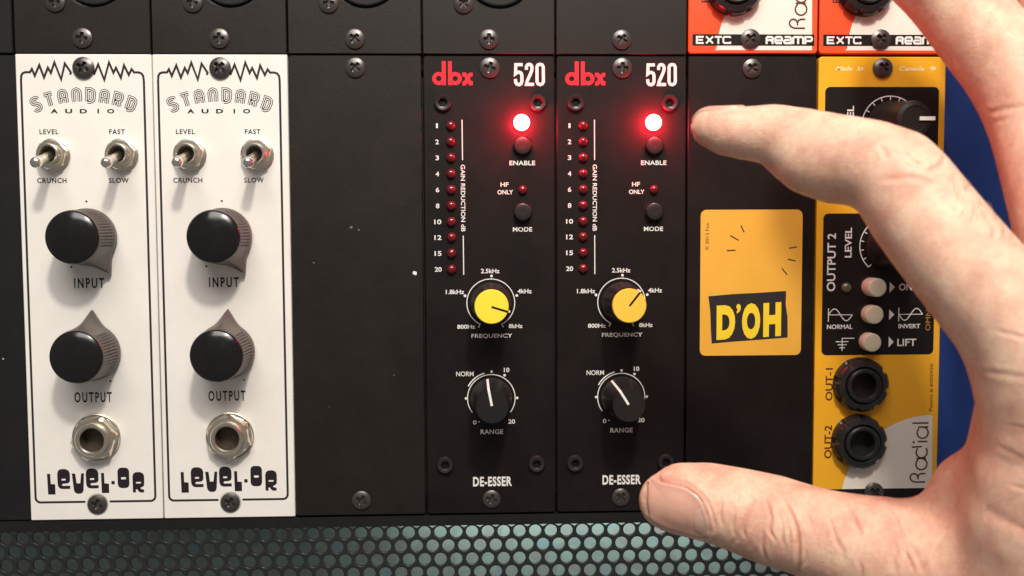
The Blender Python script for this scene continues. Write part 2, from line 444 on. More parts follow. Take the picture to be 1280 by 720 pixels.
# perforated grille under the modules, teal backing inside
gr = thing('perforated_grille', 'black perforated steel grille with staggered round holes under the modules', 'grille', (0, 0, -137))
P = 4.66; RY = P*math.sqrt(3)/2
mb = MB(); na = 18
rows = 9; c0 = -12; c1 = 58
for j in range(rows):
    for i in range(c0, c1):
        cx = 104.3 + (i - 23)*P + (P/2 if j % 2 else 0); cz = -1.75 - j*RY
        R = 1.93
        hx = []
        for k in range(na):
            a = TAU*k/na + math.pi/6
            kk = math.cos(math.pi/6)/math.cos(((a - math.pi/6) % (math.pi/3)) - math.pi/6)
            hx.append((cx + P/math.sqrt(3)*kk*math.cos(a), cz + P/math.sqrt(3)*kk*math.sin(a)))
        ci = [(cx + R*math.cos(TAU*k/na + math.pi/6), cz + R*math.sin(TAU*k/na + math.pi/6)) for k in range(na)]
        ci2 = [(cx + (R-0.1)*math.cos(TAU*k/na + math.pi/6), cz + (R-0.1)*math.sin(TAU*k/na + math.pi/6)) for k in range(na)]
        mb.loft([hx, ci, ci2, ci2], [-0.6, -0.6, -0.68, -1.45], False, False)
obj('perforated_sheet', mb, M['grille'], gr, smooth=45)
mb = MB(); mb.box(-60, 330, 0.28, 1.2, -2.2, -0.75)
obj('border_strip', mb, M['grille'], gr, smooth=0)
mb = MB(); mb.box(-60, 330, -40, -1.75-rows*RY+RY*0.4, -2.2, -0.75)
obj('border_strip', mb, M['grille'], gr, smooth=0)
bk = MB(); bk.box(-60, 330, -75, 3, -34, -32); obj('backing', bk, M['backing'], gr, smooth=0)
bk = MB(); bk.box(-60, 330, -76, -74, -31.8, -2.5); obj('floor_plate', bk, M['body'], gr, smooth=0)
gr['label'] = 'black perforated steel grille with staggered round holes, teal showing through, under the modules'

# ------------------------------------------------------------------ upper row: connector panels
def connector_panel(k, lab, rots):
    t = thing('connector_panel', lab, 'panel', (38.1*k, 0, 0), 'black panels with a round connector opening in the upper row')
    cut = circle(22.2, 23.6, 10.7, 48)
    obj('face_plate', plate_mesh(0.22, 37.9, 0.2, 133.0, 0.4, cut=cut), M['black'], t)
    mb = MB(); mb.rev([(10.7, 0.0), (10.55, -2.4), (10.0, -2.5), (9.5, -1.2), (9.1, -1.1), (8.9, -2.0), (8.7, -11)], 22.2, 23.6, 56, cap1=True)
    c = obj('socket', mb, M['plastic'], t, smooth=40)
    screw(t, 11.9, 14.3, rots[0], 2.7, 0.75)
    screw(t, 32.5, 32.9, rots[1], 2.7, 0.75)
    screw(t, 19.1, 4.35, rots[2], 2.75, 0.8)
    chassis_light_block(t, 6, 128)
    return t
cp = connector_panel(0, 'black panel with round socket, above the first white module from the left', (0.1, 0.5, 0.15))
for k, lab, rr in ((1, 'black panel with round socket, above the second white module', (0.2, 0.4, 0.05)),
                   (2, 'black panel with round socket, above the bare black blanking panel', (0.05, 0.2, 0.7)),
                   (3, 'black panel with round socket, above the left of the two red lit modules', (0.8, 0.1, 0.02))):
    d = dup(cp, (38.1*k, 0, 0), lab)
    for s, r in zip(kids(d, 'screw'), rr): s.rotation_euler = (0, r, 0)
t = thing('upper_blank_panel', 'plain black panel with one screw in the upper row beside the orange module', 'panel', (38.1*4, 0, 0))
obj('face_plate', plate_mesh(0.22, 37.9, 0.2, 133.0, 0.4), M['black'], t)
screw(t, 19.1, 4.35, 0.6, 2.75, 0.8); chassis_light_block(t, 6, 128)

# ------------------------------------------------------------------ shared maker wedge (cream quarter disc, upright word)
def wedge(parent, zb, m='inkcream', top=None):
    pts = [(36.4, 1.5), (8.0, 1.5)] + [(36.4+28.0*math.cos(a), 0+28.0*math.sin(a)) for a in np.linspace(math.radians(176), math.radians(92), 26)] + [(36.0, 27.6)]
    pts = [(min(x, 36.3), z) for x, z in pts]
    mb = MB(); mb.poly([(x, z+zb) for x, z in pts], 0.03)
    obj('cream_wedge', mb, M[m], parent, smooth=0)
    f = lambda l: lin(l, 25.1, 0.0362, zb + 30.15, -0.0369)
    ring = lambda cu, cv, r, a0=0, a1=360: [(cu + r*math.cos(math.radians(a0+(a1-a0)*i/22)), cv + r*math.sin(math.radians(a0+(a1-a0)*i/22))) for i in range(23)]
    L = [[(133, 125), (268, 125)],
         ring(221, 203, 46, -80, 230), [(268, 157), (182, 157)],
         [(182, 275), (262, 275)],
         [(133, 320), (262, 320)][:2], ring(216, 362, 46, -45, 225),
         ring(216, 460, 46, -75, 235), [(254, 414), (172, 414)],
         [(250, 606), (168, 606), (142, 598), (126, 580), (124, 560), (136, 542), (158, 536), (178, 545), (188, 562), (190, 584)],
         [(189, 564), (197, 546), (214, 538), (252, 537)]]
    L[4] = [(133, 320), (216, 317)]
    mb = MB(); strokes(mb, [f(p) for p in L], 0.44, 0.06)
    x, z = f([(147, 280)])[0]; mb.disc(x, z, 0.36, 0.07, 10)
    obj('maker_logo', mb, M['inkred2'], parent, smooth=0)

# orange modules, upper row
def orange_module(k, lab):
    t = thing('orange_module', lab, 'audio module', (38.1*k, 0, 0), 'orange modules in the upper row')
    obj('face_plate', plate_mesh(0.3, 37.85, 0.55, 133.0, 1.0), M['orange'], t)
    wedge(t, 0.0)
    mb = MB(); mb.poly([(1.45, 2.75), (36.95, 2.75), (36.95, 6.0), (1.45, 6.0)], 0.05)
    obj('name_band', mb, M['mask'], t, smooth=0)
    mb = MB(); sx = 0.455; w = 0.5
    a, b, mid = 3.5, 5.25, 4.38
    E_ = lambda x: [[(x+2.0, b), (x, b), (x, a), (x+2.0, a)], [(x+0.2, mid), (x+1.75, mid)]]
    X_ = lambda x: [[(x, b+.1), (x+2.0, a-.1)], [(x+2.0, b+.1), (x, a-.1)]]
    T_ = lambda x: [[(x, b), (x+2.1, b)], [(x+1.05, b-.2), (x+1.05, a-.25)]]
    C_ = lambda x: [[(x+2.0, b-.35), (x+1.9, b), (x+.3, b), (x, b-.3), (x, a+.3), (x+.3, a), (x+2.0, a), (x+2.0, a+.4)]]
    mb.hold = False; strokes(mb, E_(2.7), w, 0.07); mb.hold = True; strokes(mb, X_(5.4) + T_(7.9) + C_(10.4), w, 0.07)
    # rounded word on the right of the screw
    R_ = lambda x: [[(x, a-.25), (x, b-.3), (x+.3, b), (x+1.5, b), (x+1.8, b-.3), (x+1.8, mid+.2), (x+1.5, mid), (x+.3, mid)], [(x+1.0, mid), (x+1.75, mid-.35), (x+1.75, a-.25)]]
    e_ = lambda x: [[(x+1.9, a), (x+.3, a), (x, a+.3), (x, b-.3), (x+.3, b), (x+1.6, b), (x+1.9, b-.3), (x+1.9, mid-.1), (x+.3, mid-.1)]]
    a_ = lambda x: [[(x+.1, b), (x+1.6, b), (x+1.9, b-.3), (x+1.9, a), (x+.3, a), (x, a+.2), (x, mid-.2), (x+.3, mid), (x+1.8, mid)]]
    m_ = lambda x: [[(x, a-.25), (x, b-.2), (x+.3, b), (x+2.6, b), (x+2.9, b-.3), (x+2.9, a-.25)], [(x+1.45, b-.1), (x+1.45, a-.25)]]
    p_ = lambda x: [[(x, a-.25), (x, b), (x+1.6, b), (x+1.9, b-.3), (x+1.9, mid), (x+1.6, mid-.25), (x+.2, mid-.25)]]
    mb.hold = False; strokes(mb, R_(23.0)[:1], 0.6, 0.07); mb.hold = True; strokes(mb, R_(23.0)[1:] + e_(25.55) + a_(28.15) + m_(30.75) + p_(34.3), 0.6, 0.08)
    prints('lettering', mb, M['inkw'], t)
    mb = MB(); text(mb, 'RE', 4.0, 6.2, 15.0, 18.0, 0.05, 0.02, 90); prints('side_lettering', mb, M['inkred2'], t)
    j = black_jack(t, 13.2, 19.0, 0.3)
    screw(t, 18.2, 4.6, 0.75, 2.85, 1.2); chassis_light_block(t, 6, 128)
    return t
om = orange_module(5, 'orange module in the upper row above the black panel with the yellow sticker')
dup(om, (38.1*6, 0, 0), 'orange module in the upper row above the yellow module, half behind a finger')

# ------------------------------------------------------------------ white modules
def white_module(k, lab):
    t = thing('white_module', lab, 'audio module', (38.1*k, 0, 0), 'white modules at the left')
    obj('face_plate', plate_mesh(0.2, 37.95, -133.3, -0.05, 0.3), M['white'], t)
    # border: rounded frame with a jagged wave at the top and gaps round both screws
    mb = MB()
    fz = lambda l: lin(l, 0.5, 0.0463, -0.55, -0.0470)
    left = [(320, 112), (325, 98), (290, 45), (265, 140), (228, 38), (205, 102), (188, 70), (163, 128), (137, 55), (108, 118), (92, 78), (80, 97), (52, 97), (36, 103), (27, 118), (25, 150)]
    right = [(462, 112), (490, 50), (524, 142), (555, 38), (580, 100), (596, 70), (624, 130), (645, 55), (672, 112), (690, 78), (704, 97), (730, 97), (748, 103), (759, 118), (762, 150)]
    L = fz(left) + [(1.65, -60), (1.75, -126.2)] + arc(3.15, -126.6, 1.4, 190, 270, 6) + [(15.9, -128.0)]
    Rr = fz(right) + [(35.8, -60), (35.9, -126.2)] + arc(34.5, -126.6, 1.4, -10, -90, 6) + [(22.8, -128.0)]
    mb.ribbon(L, 0.62, 0.03); mb.ribbon(Rr, 0.62, 0.03)
    prints('border_print', mb, M['ink'], t)
    # arched word, inline letters
    def word(layer_w, h, m, name):
        mb = MB()
        Wd = 2.0; Hh = 3.25
        G = {
         'S': [[(1.9, 2.75), (1.7, 3.1), (1.3, 3.25), (.7, 3.25), (.25, 3.0), (.1, 2.6), (.25, 2.1), (.7, 1.8), (1.3, 1.5), (1.75, 1.15), (1.9, .75), (1.7, .25), (1.3, 0), (.6, 0), (.25, .15), (.05, .5)]],
         'T': [[(-.15, 3.25), (2.15, 3.25)], [(1.0, 3.25), (1.0, 0)]],
         'A': [[(.1, 0), (.1, 2.3), (.35, 2.95), (1.0, 3.25), (1.65, 2.95), (1.9, 2.3), (1.9, 0)], [(.1, 1.35), (1.9, 1.35)]],
         'N': [[(.1, 0), (.1, 2.3), (.35, 2.95), (1.0, 3.25), (1.65, 2.95), (1.9, 2.3), (1.9, 0)]],
         'D': [[(.1, 0), (.1, 3.25), (1.1, 3.25), (1.7, 2.9), (1.9, 2.4), (1.9, .85), (1.7, .35), (1.1, 0), (.1, 0)]],
         'R': [[(.1, 0), (.1, 3.25), (1.3, 3.25), (1.75, 3.0), (1.9, 2.6), (1.9, 2.0), (1.7, 1.6), (1.3, 1.45), (.1, 1.45)], [(1.1, 1.45), (1.9, 0)]]}
        cx, cz, R = 18.85, -47.5, 34.3
        for i, ch in enumerate('STANDARD'):
            th = math.radians((i - 3.5) * -6.15)
            for q, st in enumerate(G[ch]):
                pts = []
                for u, v in st:
                    uu = (u - 1.0) * 0.95 * (1 + 0.04*(v-1.6)); r = R + (v * 1.02)
                    x = r * math.sin(-th) + uu*math.cos(th); z = r * math.cos(th) + uu*math.sin(th)
                    pts.append((cx + x*1.0, cz + z))
                mb.ribbon(pts, layer_w, h + 0.008*q + 0.001*i)
        obj(name, mb, m, t, smooth=0)
    word(1.24, 0.03, M['ink'], 'arched_lettering')
    word(0.80, 0.055, M['white'], 'arched_lettering')
    word(0.27, 0.08, M['ink'], 'arched_lettering')
    mb = MB()
    for ch, x in zip('AUDIO', (10.6, 14.6, 18.7, 22.8, 26.3)):
        if ch == 'I': text(mb, ch, x-0.2, x+0.25, -16.6, -15.35, 0.04, 0.01)
        else: text(mb, ch, x-1.0, x+1.0, -16.6, -15.35, 0.04, 0.04)
    text(mb, 'LEVEL', 6.3, 11.6, -22.45, -21.05, 0.04, 0.02, space=1.15)
    text(mb, 'FAST', 25.7, 30.1, -22.45, -21.05, 0.04, 0.02, space=1.15)
    text(mb, 'CRUNCH', 5.2, 13.4, -36.2, -34.75, 0.04, 0.022, space=1.12)
    text(mb, 'SLOW', 25.2, 30.8, -36.2, -34.75, 0.04, 0.022, space=1.12)
    text(mb, 'INPUT', 14.6, 23.1, -66.1, -63.2, 0.04, 0.022, space=1.35)
    text(mb, 'OUTPUT', 13.7, 24.3, -99.0, -96.0, 0.04, 0.022, space=1.35)
    for x, z in ((18.75, -41.4), (13.95, -60.0), (24.0, -92.9), (14.4, -93.1)): mb.disc(x, z, 0.3, 0.04, 12)
    prints('lettering', mb, M['ink'], t)
    # fat rounded product word
    mb = MB()
    g = lambda l: [(5.2 + (a-98)*0.02517, -119.65 - (b-137)*0.0258 - (a-98)*0.0003) for a, b in l]
    lg = [[(98, 137), (134, 137), (137, 252), (187, 256), (187, 372), (104, 372)],
          [(708, 128), (742, 128), (745, 246), (795, 250), (795, 356), (712, 356)],
          [(378, 134), (416, 134), (430, 245), (470, 245), (484, 132), (516, 132), (506, 320), (498, 345), (480, 360), (450, 365), (425, 360), (405, 345), (396, 320)]]
    for q in lg: fill(mb, [g(q)], 0.03)
    def rr2(x0, x1, y0, y1, r): return rrect(x0, x1, y0, y1, r, 5)
    def e_shape(x, y, dy):
        out = [(x+60, y), (x+95, y+2), (x+128, y+18), (x+143, y+50), (x+143, y+130), (x+136, y+150), (x+118, y+163), (x+60, y+168), (x+48, y+180), (x+62, y+192), (x+143, y+190), (x+143, y+226), (x+60, y+228), (x+28, y+222), (x+8, y+200), (x+2, y+170), (x, y+60), (x+8, y+25), (x+28, y+6)]
        hole = [(x+45, y+118), (x+52, y+112), (x+90, y+110), (x+96, y+117), (x+90, y+130), (x+50, y+132)]
        return [g(out), g(hole)]
    fill(mb, e_shape(213, 82, 0), 0.03); fill(mb, e_shape(535, 76, 0), 0.03)
    o1 = [(893+a, 68+b) for a, b in [(40, 0), (95, 0), (122, 12), (134, 40), (134, 190), (122, 220), (95, 232), (40, 232), (14, 220), (2, 190), (2, 40), (14, 12)]]
    fill(mb, [g(o1), g([(932, 182), (940, 176), (986, 176), (992, 183), (986, 200), (938, 202)])], 0.03)
    r1 = [(1065, 350), (1063, 170), (1072, 138), (1100, 120), (1150, 118), (1185, 135), (1196, 165), (1196, 250), (1190, 275), (1170, 290), (1150, 297), (1160, 312), (1192, 318), (1190, 350), (1150, 352), (1128, 335), (1112, 312), (1098, 318), (1100, 350)]
    fill(mb, [g(r1), g([(1100, 238), (1108, 230), (1155, 230), (1160, 236), (1154, 248), (1104, 248)])], 0.03)
    fill(mb, [g([(822, 220), (860, 218), (861, 255), (824, 260)])], 0.03)
    prints('product_lettering', mb, M['inkp'], t)
    toggle(t, 10.1, -28.3, -0.3, -3.3)
    toggle(t, 29.1, -28.3, -0.45, -3.4)
    pointer_knob(t, 19.2, -51.5, math.radians(-59))
    pointer_knob(t, 19.3, -84.4, math.radians(87))
    hex_jack(t, 19.7, -109.2)
    screw(t, 19.2, -3.9, 0.5, 3.0, 1.4)
    mb = MB(); mb.loft([circle(19.35, -128.7, 3.15, 28), circle(19.35, -128.7, 2.9, 28)], [0.06, 0.02]); obj('screw_hole', mb, M['edge'], t)
    screw(t, 19.35, -128.7, 0.35, 2.75, 0.5); chassis_light_block(t, -128, -6)
    return t
wm = white_module(0, 'white module at the far left beside the bare black rack ear')
w2 = dup(wm, (38.1, 0, 0), 'white module between the other white module and the bare black blanking panel')
ks = kids(w2, 'control_knob'); ks[0].rotation_euler = (0, math.radians(60), 0); ks[1].rotation_euler = (0, math.radians(-86), 0)
kids(w2, 'output_jack')[0].rotation_euler = (0, 0.55, 0)
for s, r in zip(kids(w2, 'screw'), (0.75, 0.5)): s.rotation_euler = (0, r, 0)
for s, r in zip(kids(w2, 'toggle_switch'), (0.06, -0.05)): s.rotation_euler = (0, r, 0)

# ------------------------------------------------------------------ blanking panels, lower row
def fleck(parent, x, z, r, n=7, m='wline'):
    mb = MB(); mb.loft([[(x + r*rnd.uniform(.6, 1.3)*math.cos(TAU*i/n), z + r*rnd.uniform(.5, 1.1)*math.sin(TAU*i/n)) for i in range(n)]]*2, [0, 0.04]); return obj('lint_fleck', mb, M[m], parent, smooth=0)
bp = thing('blank_panel', 'bare black blanking panel with white flecks, between the white and the red lit modules', 'panel', (38.1*2, 0, 0))
obj('face_plate', plate_mesh(0.3, 37.8, -133.1, -0.25, 0.7), M['black'], bp)
screw(bp, 19.15, -3.7, 0.7, 2.75, 0.8); screw(bp, 19.2, -128.6, 0.55, 2.7, 0.8)
fleck(bp, 35.3, -62.3, 0.85); fleck(bp, 6.5, -59.2, 0.3, m='smudge'); fleck(bp, 17.3, -49.0, 0.55, m='smudge'); fleck(bp, 19.5, -49.8, 0.3, m='smudge'); fleck(bp, 29, -92, 0.2, m='smudge'); fleck(bp, 10.2, -101, 0.18, m='smudge')
chassis_light_block(bp, -128, -6)

sp = thing('sticker_panel', 'black blanking panel carrying a rounded yellow sticker, behind the fingertip', 'panel', (38.1*5, 0, 0))
obj('face_plate', plate_mesh(0.3, 37.8, -133.1, -0.25, 0.7), M['black2'], sp)
screw(sp, 18.8, -3.75, 0.7, 2.75, 0.8); screw(sp, 18.9, -128.6, 0.55, 2.7, 0.8); chassis_light_block(sp, -128, -6)
mb = MB(); mb.loft([rrect(4.2, 34.2, -87.1, -44.4, 1.7)]*2, [0, 0.12], False, True)
st = obj('sticker', mb, M['sticker'], sp)
mb = MB()
for a, b in (((16.0, -49.0), (17.0, -51.0)), ((12.9, -51.9), (15.4, -53.3)), ((11.9, -56.3), (14.5, -56.2)), ((30.3, -55.7), (32.6, -55.3)), ((30.0, -58.9), (32.3, -59.4)), ((28.2, -61.5), (29.8, -63.4))):
    mb.ribbon([a, b], 0.34, 0.15)
text(mb, '© 2013 Fox', 5.6, 6.6, -56.1, -48.1, 0.15, 0.0, 90)
mb.poly([(6.6, -69.6), (14, -69.0), (21, -68.7), (29.6, -68.2), (29.5, -72), (30.1, -76), (30.2, -81.9), (22, -82.5), (14, -83.0), (7.7, -83.5), (7.4, -79), (7.2, -74)], 0.15)
prints('black_print', mb, M['ink'], st)
mb = MB()
def slant(fn):
    m2 = MB(); fn(m2)
    mb.add([(v[0], v[1], v[2] + (v[0]-18)*0.055) for v in m2.v], m2.f)
slant(lambda m: text(m, 'D', 9.1, 14.6, -82.0, -71.9, 0.18, 0.065))
slant(lambda m: text(m, '’', 14.9, 16.2, -74.6, -71.8, 0.18, 0.03))
slant(lambda m: text(m, 'O', 16.6, 22.0, -82.3, -71.8, 0.18, 0.065))
slant(lambda m: text(m, 'H', 22.9, 28.2, -82.0, -72.0, 0.18, 0.065))
prints('yellow_print', mb, M['inky'], st)

# ------------------------------------------------------------------ red lit modules
def dial(mb, cx, cz, r, a0, a1, w=0.26):
    mb.ribbon(arc(cx, cz, r, a0, a1, 60), w, 0.04)
def skirt_knob(parent, x, z, ang, yellow):
    n = 96; mb = MB()
    def fl(r, f): return [((r - f*(0.5+0.5*math.cos(12*a)))*math.cos(a), (r - f*(0.5+0.5*math.cos(12*a)))*math.sin(a)) for a in [TAU*i/n for i in range(n)]]
    if yellow:
        mb.loft([fl(5.9, 0), fl(5.95, 0), fl(5.7, 0.35), fl(5.3, 0.4), fl(5.0, 0.2), fl(4.7, 0)], [0.6, 1.2, 2.0, 10.5, 13.6, 14.0], False, True)
    else:
        mb.loft([fl(6.0, 0), fl(6.05, 0), fl(5.9, 0.06), fl(5.15, 0.06), fl(4.75, 0.0), fl(4.5, 0), fl(1, 0)], [0.6, 1.2, 2.0, 11.0, 14.2, 14.9, 14.95], False, True)
    k = obj('range_knob' if not yellow else 'frequency_knob', mb, M['rubber'], parent, (x, 0, z), 40, rot=-ang)
    if yellow:
        c = MB(); c.rev([(4.75, 13.5), (4.78, 14.6), (4.55, 14.95), (2.0, 15.0), (0.2, 15.0)], n=56, cap1=True)
        obj('cap', c, M['ycap'], k, smooth=40)
        l = MB(); l.box(0.0, 4.72, -0.26, 0.26, 14.6, 15.08); obj('pointer_line', l, M['mask'], k, smooth=0)
        l = MB(); l.box(4.4, 5.35, -0.22, 0.22, 9.0, 13.8); obj('side_line', l, M['wline'], k, smooth=0)
    else:
        l = MB(); w = 0.33
        pts = [(0.3, 14.96), (4.5, 14.94), (4.82, 14.25), (5.22, 11.0), (5.98, 2.4)]
        vs = []
        for r, h in pts: vs += [(r, -h-0.06, -w), (r, -h-0.06, w)]
        vs = [(v[0]+0.05, v[1], v[2]) for v in vs]
        l.add(vs, [(2*i, 2*i+1, 2*i+3, 2*i+2) for i in range(len(pts)-1)]); obj('pointer_line', l, M['wline'], k, smooth=0)
    return k
def lit_module(k, lab, fa, ra):
    t = thing('lit_module', lab, 'audio module', (38.1*k, 0, 0), 'black modules with one lit red lamp')
    obj('face_plate', plate_mesh(0.3, 37.8, -133.1, -0.3, 0.8), M['black2'], t)
    # maker logo: three round letters
    g = lambda l: lin(l, 0.4, 0.0307, 0.0, -0.0300)
    mb = MB()
    ci = lambda cx, cy, r, n=28: [(cx + r*math.cos(TAU*i/n), cy + r*math.sin(TAU*i/n)) for i in range(n)]
    fill(mb, [g(ci(140, 224, 62)), g(ci(140, 224, 25))], 0.03)
    mb.poly(g([(168, 60), (206, 60), (206, 287), (168, 287)]), 0.036)
    mb.poly(g([(226, 60), (262, 60), (262, 287), (226, 287)]), 0.036)
    fill(mb, [g(ci(292, 224, 62)), g(ci(292, 224, 25))], 0.03)
    X1 = [(358, 167), (392, 167), (408, 190), (424, 170), (455, 167), (455, 200), (436, 208), (430, 225), (438, 244), (456, 250), (456, 287), (424, 287), (408, 262), (392, 287), (358, 290), (362, 254), (382, 240), (386, 225), (380, 210), (360, 204)]
    fill(mb, [g(X1)], 0.036)
    obj('maker_logo', mb, M['inkr'], t, smooth=0)
    mb = MB()
    r5 = [(922, 92), (858, 92), (855, 178), (872, 165), (890, 163), (907, 172), (914, 192), (914, 250), (906, 272), (888, 281), (868, 276), (856, 258), (854, 228)]
    r2 = [(957, 140), (957, 110), (968, 93), (984, 88), (1000, 95), (1010, 115), (1006, 150), (990, 190), (965, 245), (957, 278), (1028, 278)]
    r0 = [(1056+20-20, 110), (1066, 93), (1085, 88), (1104, 93), (1114, 112), (1116, 250), (1106, 272), (1086, 281), (1066, 273), (1056, 252)]
    mb.ribbon(g(r5), 0.88, 0.03); mb.ribbon(g(r2), 0.88, 0.03); mb.ribbon(g(r0), 0.88, 0.03, True)
    obj('model_number', mb, M['inkw'], t, smooth=0)
    mb = MB()
    zs = [-20.1, -24.7, -29.25, -33.85, -38.4, -43.0, -47.6, -52.1, -56.7, -61.3]
    for z, s in zip(zs, ('1', '2', '3', '4', '6', '8', '10', '12', '15', '20')):
        w = 1.0 if len(s) == 1 else 2.0; w = 0.55 if s == '1' else w
        text(mb, s, 4.05-w/2, 4.05+w/2, z-0.68, z+0.68, 0.04, 0.02)
    mb.ribbon([(11.25, -18.4), (11.3, -29.9)], 0.28, 0.04); mb.ribbon([(11.35, -51.6), (11.4, -62.9)], 0.28, 0.04)
    text(mb, 'GAIN REDUCTION dB', 10.75, 12.0, -50.4, -31.2, 0.04, 0.015, -90)
    text(mb, 'ENABLE', 24.8, 32.2, -31.4, -30.1, 0.04, 0.02, space=1.05)
    text(mb, 'HF', 22.2, 24.5, -37.55, -36.3, 0.04, 0.02)
    text(mb, 'ONLY', 21.3, 25.8, -39.75, -38.5, 0.04, 0.02)
    text(mb, 'MODE', 25.7, 31.3, -50.5, -49.2, 0.04, 0.02, space=1.05)
    prints('lettering', mb, M['inkw'], t)
    mb = MB()
    dial(mb, 19.2, -71.1, 6.95, -63, 243)
    for a in (-63, 243):
        c, s = math.cos(math.radians(a)), math.sin(math.radians(a)); d = 1 if a > 0 else -1
        mb.ribbon([(19.2+6.75*c, -71.1+6.75*s), (19.2+8.0*c, -71.1+8.0*s)], 0.26, 0.047)
    for x, z in ((19.45, -63.3), (11.75, -69.0), (26.75, -69.0)): mb.disc(x, z, 0.4, 0.05, 12)
    text(mb, '2.5kHz', 16.4, 21.8, -62.5, -61.2, 0.04, 0.02)
    text(mb, '1.8kHz', 6.2, 11.5, -68.5, -67.2, 0.04, 0.02)
    text(mb, '4kHz', 27.0, 31.1, -68.4, -67.1, 0.04, 0.02)
    text(mb, '800Hz', 9.4, 14.6, -78.6, -77.4, 0.04, 0.02)
    text(mb, '8kHz', 24.4, 28.4, -78.5, -77.3, 0.04, 0.02)
    text(mb, 'FREQUENCY', 13.5, 25.4, -81.5, -80.1, 0.04, 0.02, space=1.05)
    prints('dial_print', mb, M['inkw'], t)
    mb = MB()
    dial(mb, 19.2, -99.0, 6.95, -37, 217)
    mb.ribbon(arc(19.2, -99.0, 7.6, 105, 152, 20), 0.36, 0.04)
    for x, z in ((19.3, -91.2), (23.1, -92.3), (11.8, -99.0), (26.75, -99.0), (15.6, -105.9)): mb.disc(x, z, 0.38 if z > -105 else 0.2, 0.05, 12)
    text(mb, 'NORM', 9.0, 14.1, -92.5, -91.1, 0.04, 0.008)
    text(mb, '10', 22.9, 24.5, -91.4, -90.1, 0.04, 0.02)
    text(mb, '0', 13.8, 14.8, -106.7, -105.5, 0.04, 0.01)
    text(mb, '20', 24.1, 26.1, -106.6, -105.3, 0.04, 0.02)
    text(mb, 'RANGE', 16.0, 22.6, -109.6, -108.2, 0.04, 0.02, space=1.05)
    text(mb, 'DE-ESSER', 13.7, 25.1, -125.1, -122.2, 0.04, 0.035, space=1.12)
    prints('dial_print', mb, M['inkw'], t)
    for z in zs: dome(t, 7.95, z, 1.35, 'led', 'gain_lamp', 1.4)
    e = dome(t, 28.35, -19.2, 2.35, 'ledon', 'enable_lamp', 1.6, 32)
    dome(t, 28.55, -38.5, 1.3, 'led', 'mode_lamp', 1.4)
    push_button(t, 28.55, -25.9, 2.55, 1.6, 'btnblack'); push_button(t, 28.55, -44.8, 2.55, 2.2, 'btnblack')
    for x, z in ((5.8, -13.6), (33.0, -13.6), (5.6, -118.5), (32.4, -118.5)): socket_screw(t, x, z)
    screw(t, 19.25, -3.7, 0.3, 2.85, 1.0); screw(t, 19.1, -128.8, 0.3, 2.6, 0.6)
    skirt_knob(t, 19.2, -71.1, fa, True); skirt_knob(t, 19.2, -98.9, ra, False)
    chassis_light_block(t, -128, -6)
    return t
lm = lit_module(3, 'black module with lit red lamp, right of the bare black panel, yellow knob pointing right', math.radians(-17), math.radians(101))
l2 = dup(lm, (38.1*4, 0, 0), 'black module with lit red lamp beside the sticker panel, yellow knob pointing up right')
kids(l2, 'frequency_knob')[0].rotation_euler = (0, math.radians(-52), 0)
kids(l2, 'range_knob')[0].rotation_euler = (0, math.radians(-122), 0)
for s, r in zip(kids(l2, 'screw'), (0.05, 0.7)): s.rotation_euler = (0, r, 0)
for c in bpy.data.objects:
    if c.name.startswith('cap') and c.parent and c.parent.parent is l2:
        c.material_slots[0].link = 'OBJECT'; c.material_slots[0].material = mat('amber_cap', (0.86, 0.57, 0.07), 0.4, spec=0.3)
for k in (3, 4):                                   # the light each lit lamp throws on its panel
    l = bpy.data.lights.new('enable_lamp_light', 'POINT'); l.energy = 62000; l.color = (1.0, 0.006, 0.03); l.shadow_soft_size = 2.2
    o = bpy.data.objects.new('enable_lamp_light', l); COL.objects.link(o); o.location = (38.1*k + 28.35, -3.3, -19.2)

# ------------------------------------------------------------------ yellow module
ym = thing('yellow_module', 'yellow module with two black jacks and cream buttons, partly behind the hand', 'audio module', (38.1*6, 0, 0))
obj('face_plate', plate_mesh(0.35, 37.75, -133.0, -0.3, 1.0), M['yellow'], ym)
mb = MB(); mb.poly(rrect(2.25, 35.85, -42.6, -8.95, 1.5), 0.03); mb.poly(rrect(2.25, 35.8, -87.3, -45.6, 1.5), 0.03)
prints('black_print', mb, M['mask'], ym)
wedge(ym, -133.35)
mb = MB(); mb.poly([(1.45, -130.6), (36.95, -130.6), (36.95, -127.4), (1.45, -127.4)], 0.05); obj('name_band', mb, M['mask'], ym, smooth=0)
mb = MB()
text(mb, 'Made', 5.3, 10.2, -4.35, -3.0, 0.04, 0.035, shear=0.2); text(mb, 'in', 11.5, 13.3, -4.35, -3.0, 0.04, 0.035, shear=0.2)
text(mb, 'Canada', 23.9, 31.4, -4.35, -3.0, 0.04, 0.035, shear=0.2)
leaf = [(0, -1.0), (.12, -.35), (.75, -.5), (.6, -.2), (1.05, .15), (.85, .25), (.9, .6), (.55, .5), (.45, .65), (.2, .35), (.28, .95), (.1, .85), (0, 1.2)]
leaf = leaf + [(-a, b) for a, b in leaf[::-1][1:-1]]
fill(mb, [[(33.9 + a, -3.75 + b*0.95) for a, b in leaf]], 0.04)
obj('origin_lettering', mb, M['inkpale'], ym, smooth=0)
mb = MB()
for cz, (z0, z1), lv in ((-19.9, (0, 0), True), (-55.2, (0, 0), True)):
    cx = 21.5; r = 8.3
    mb.hold = False; mb.ribbon(arc(cx, cz, r, -48, 228, 60), 0.3, 0.05)
    mb.hold = True
    for q in range(15):
        a = math.radians(-48 + 276*q/14); c, s = math.cos(a), math.sin(a)
        mb.ribbon([(cx+(r-1.15)*c, cz+(r-1.15)*s), (cx+(r-.1)*c, cz+(r-.1)*s)], 0.28, 0.057)
mb.hold = False
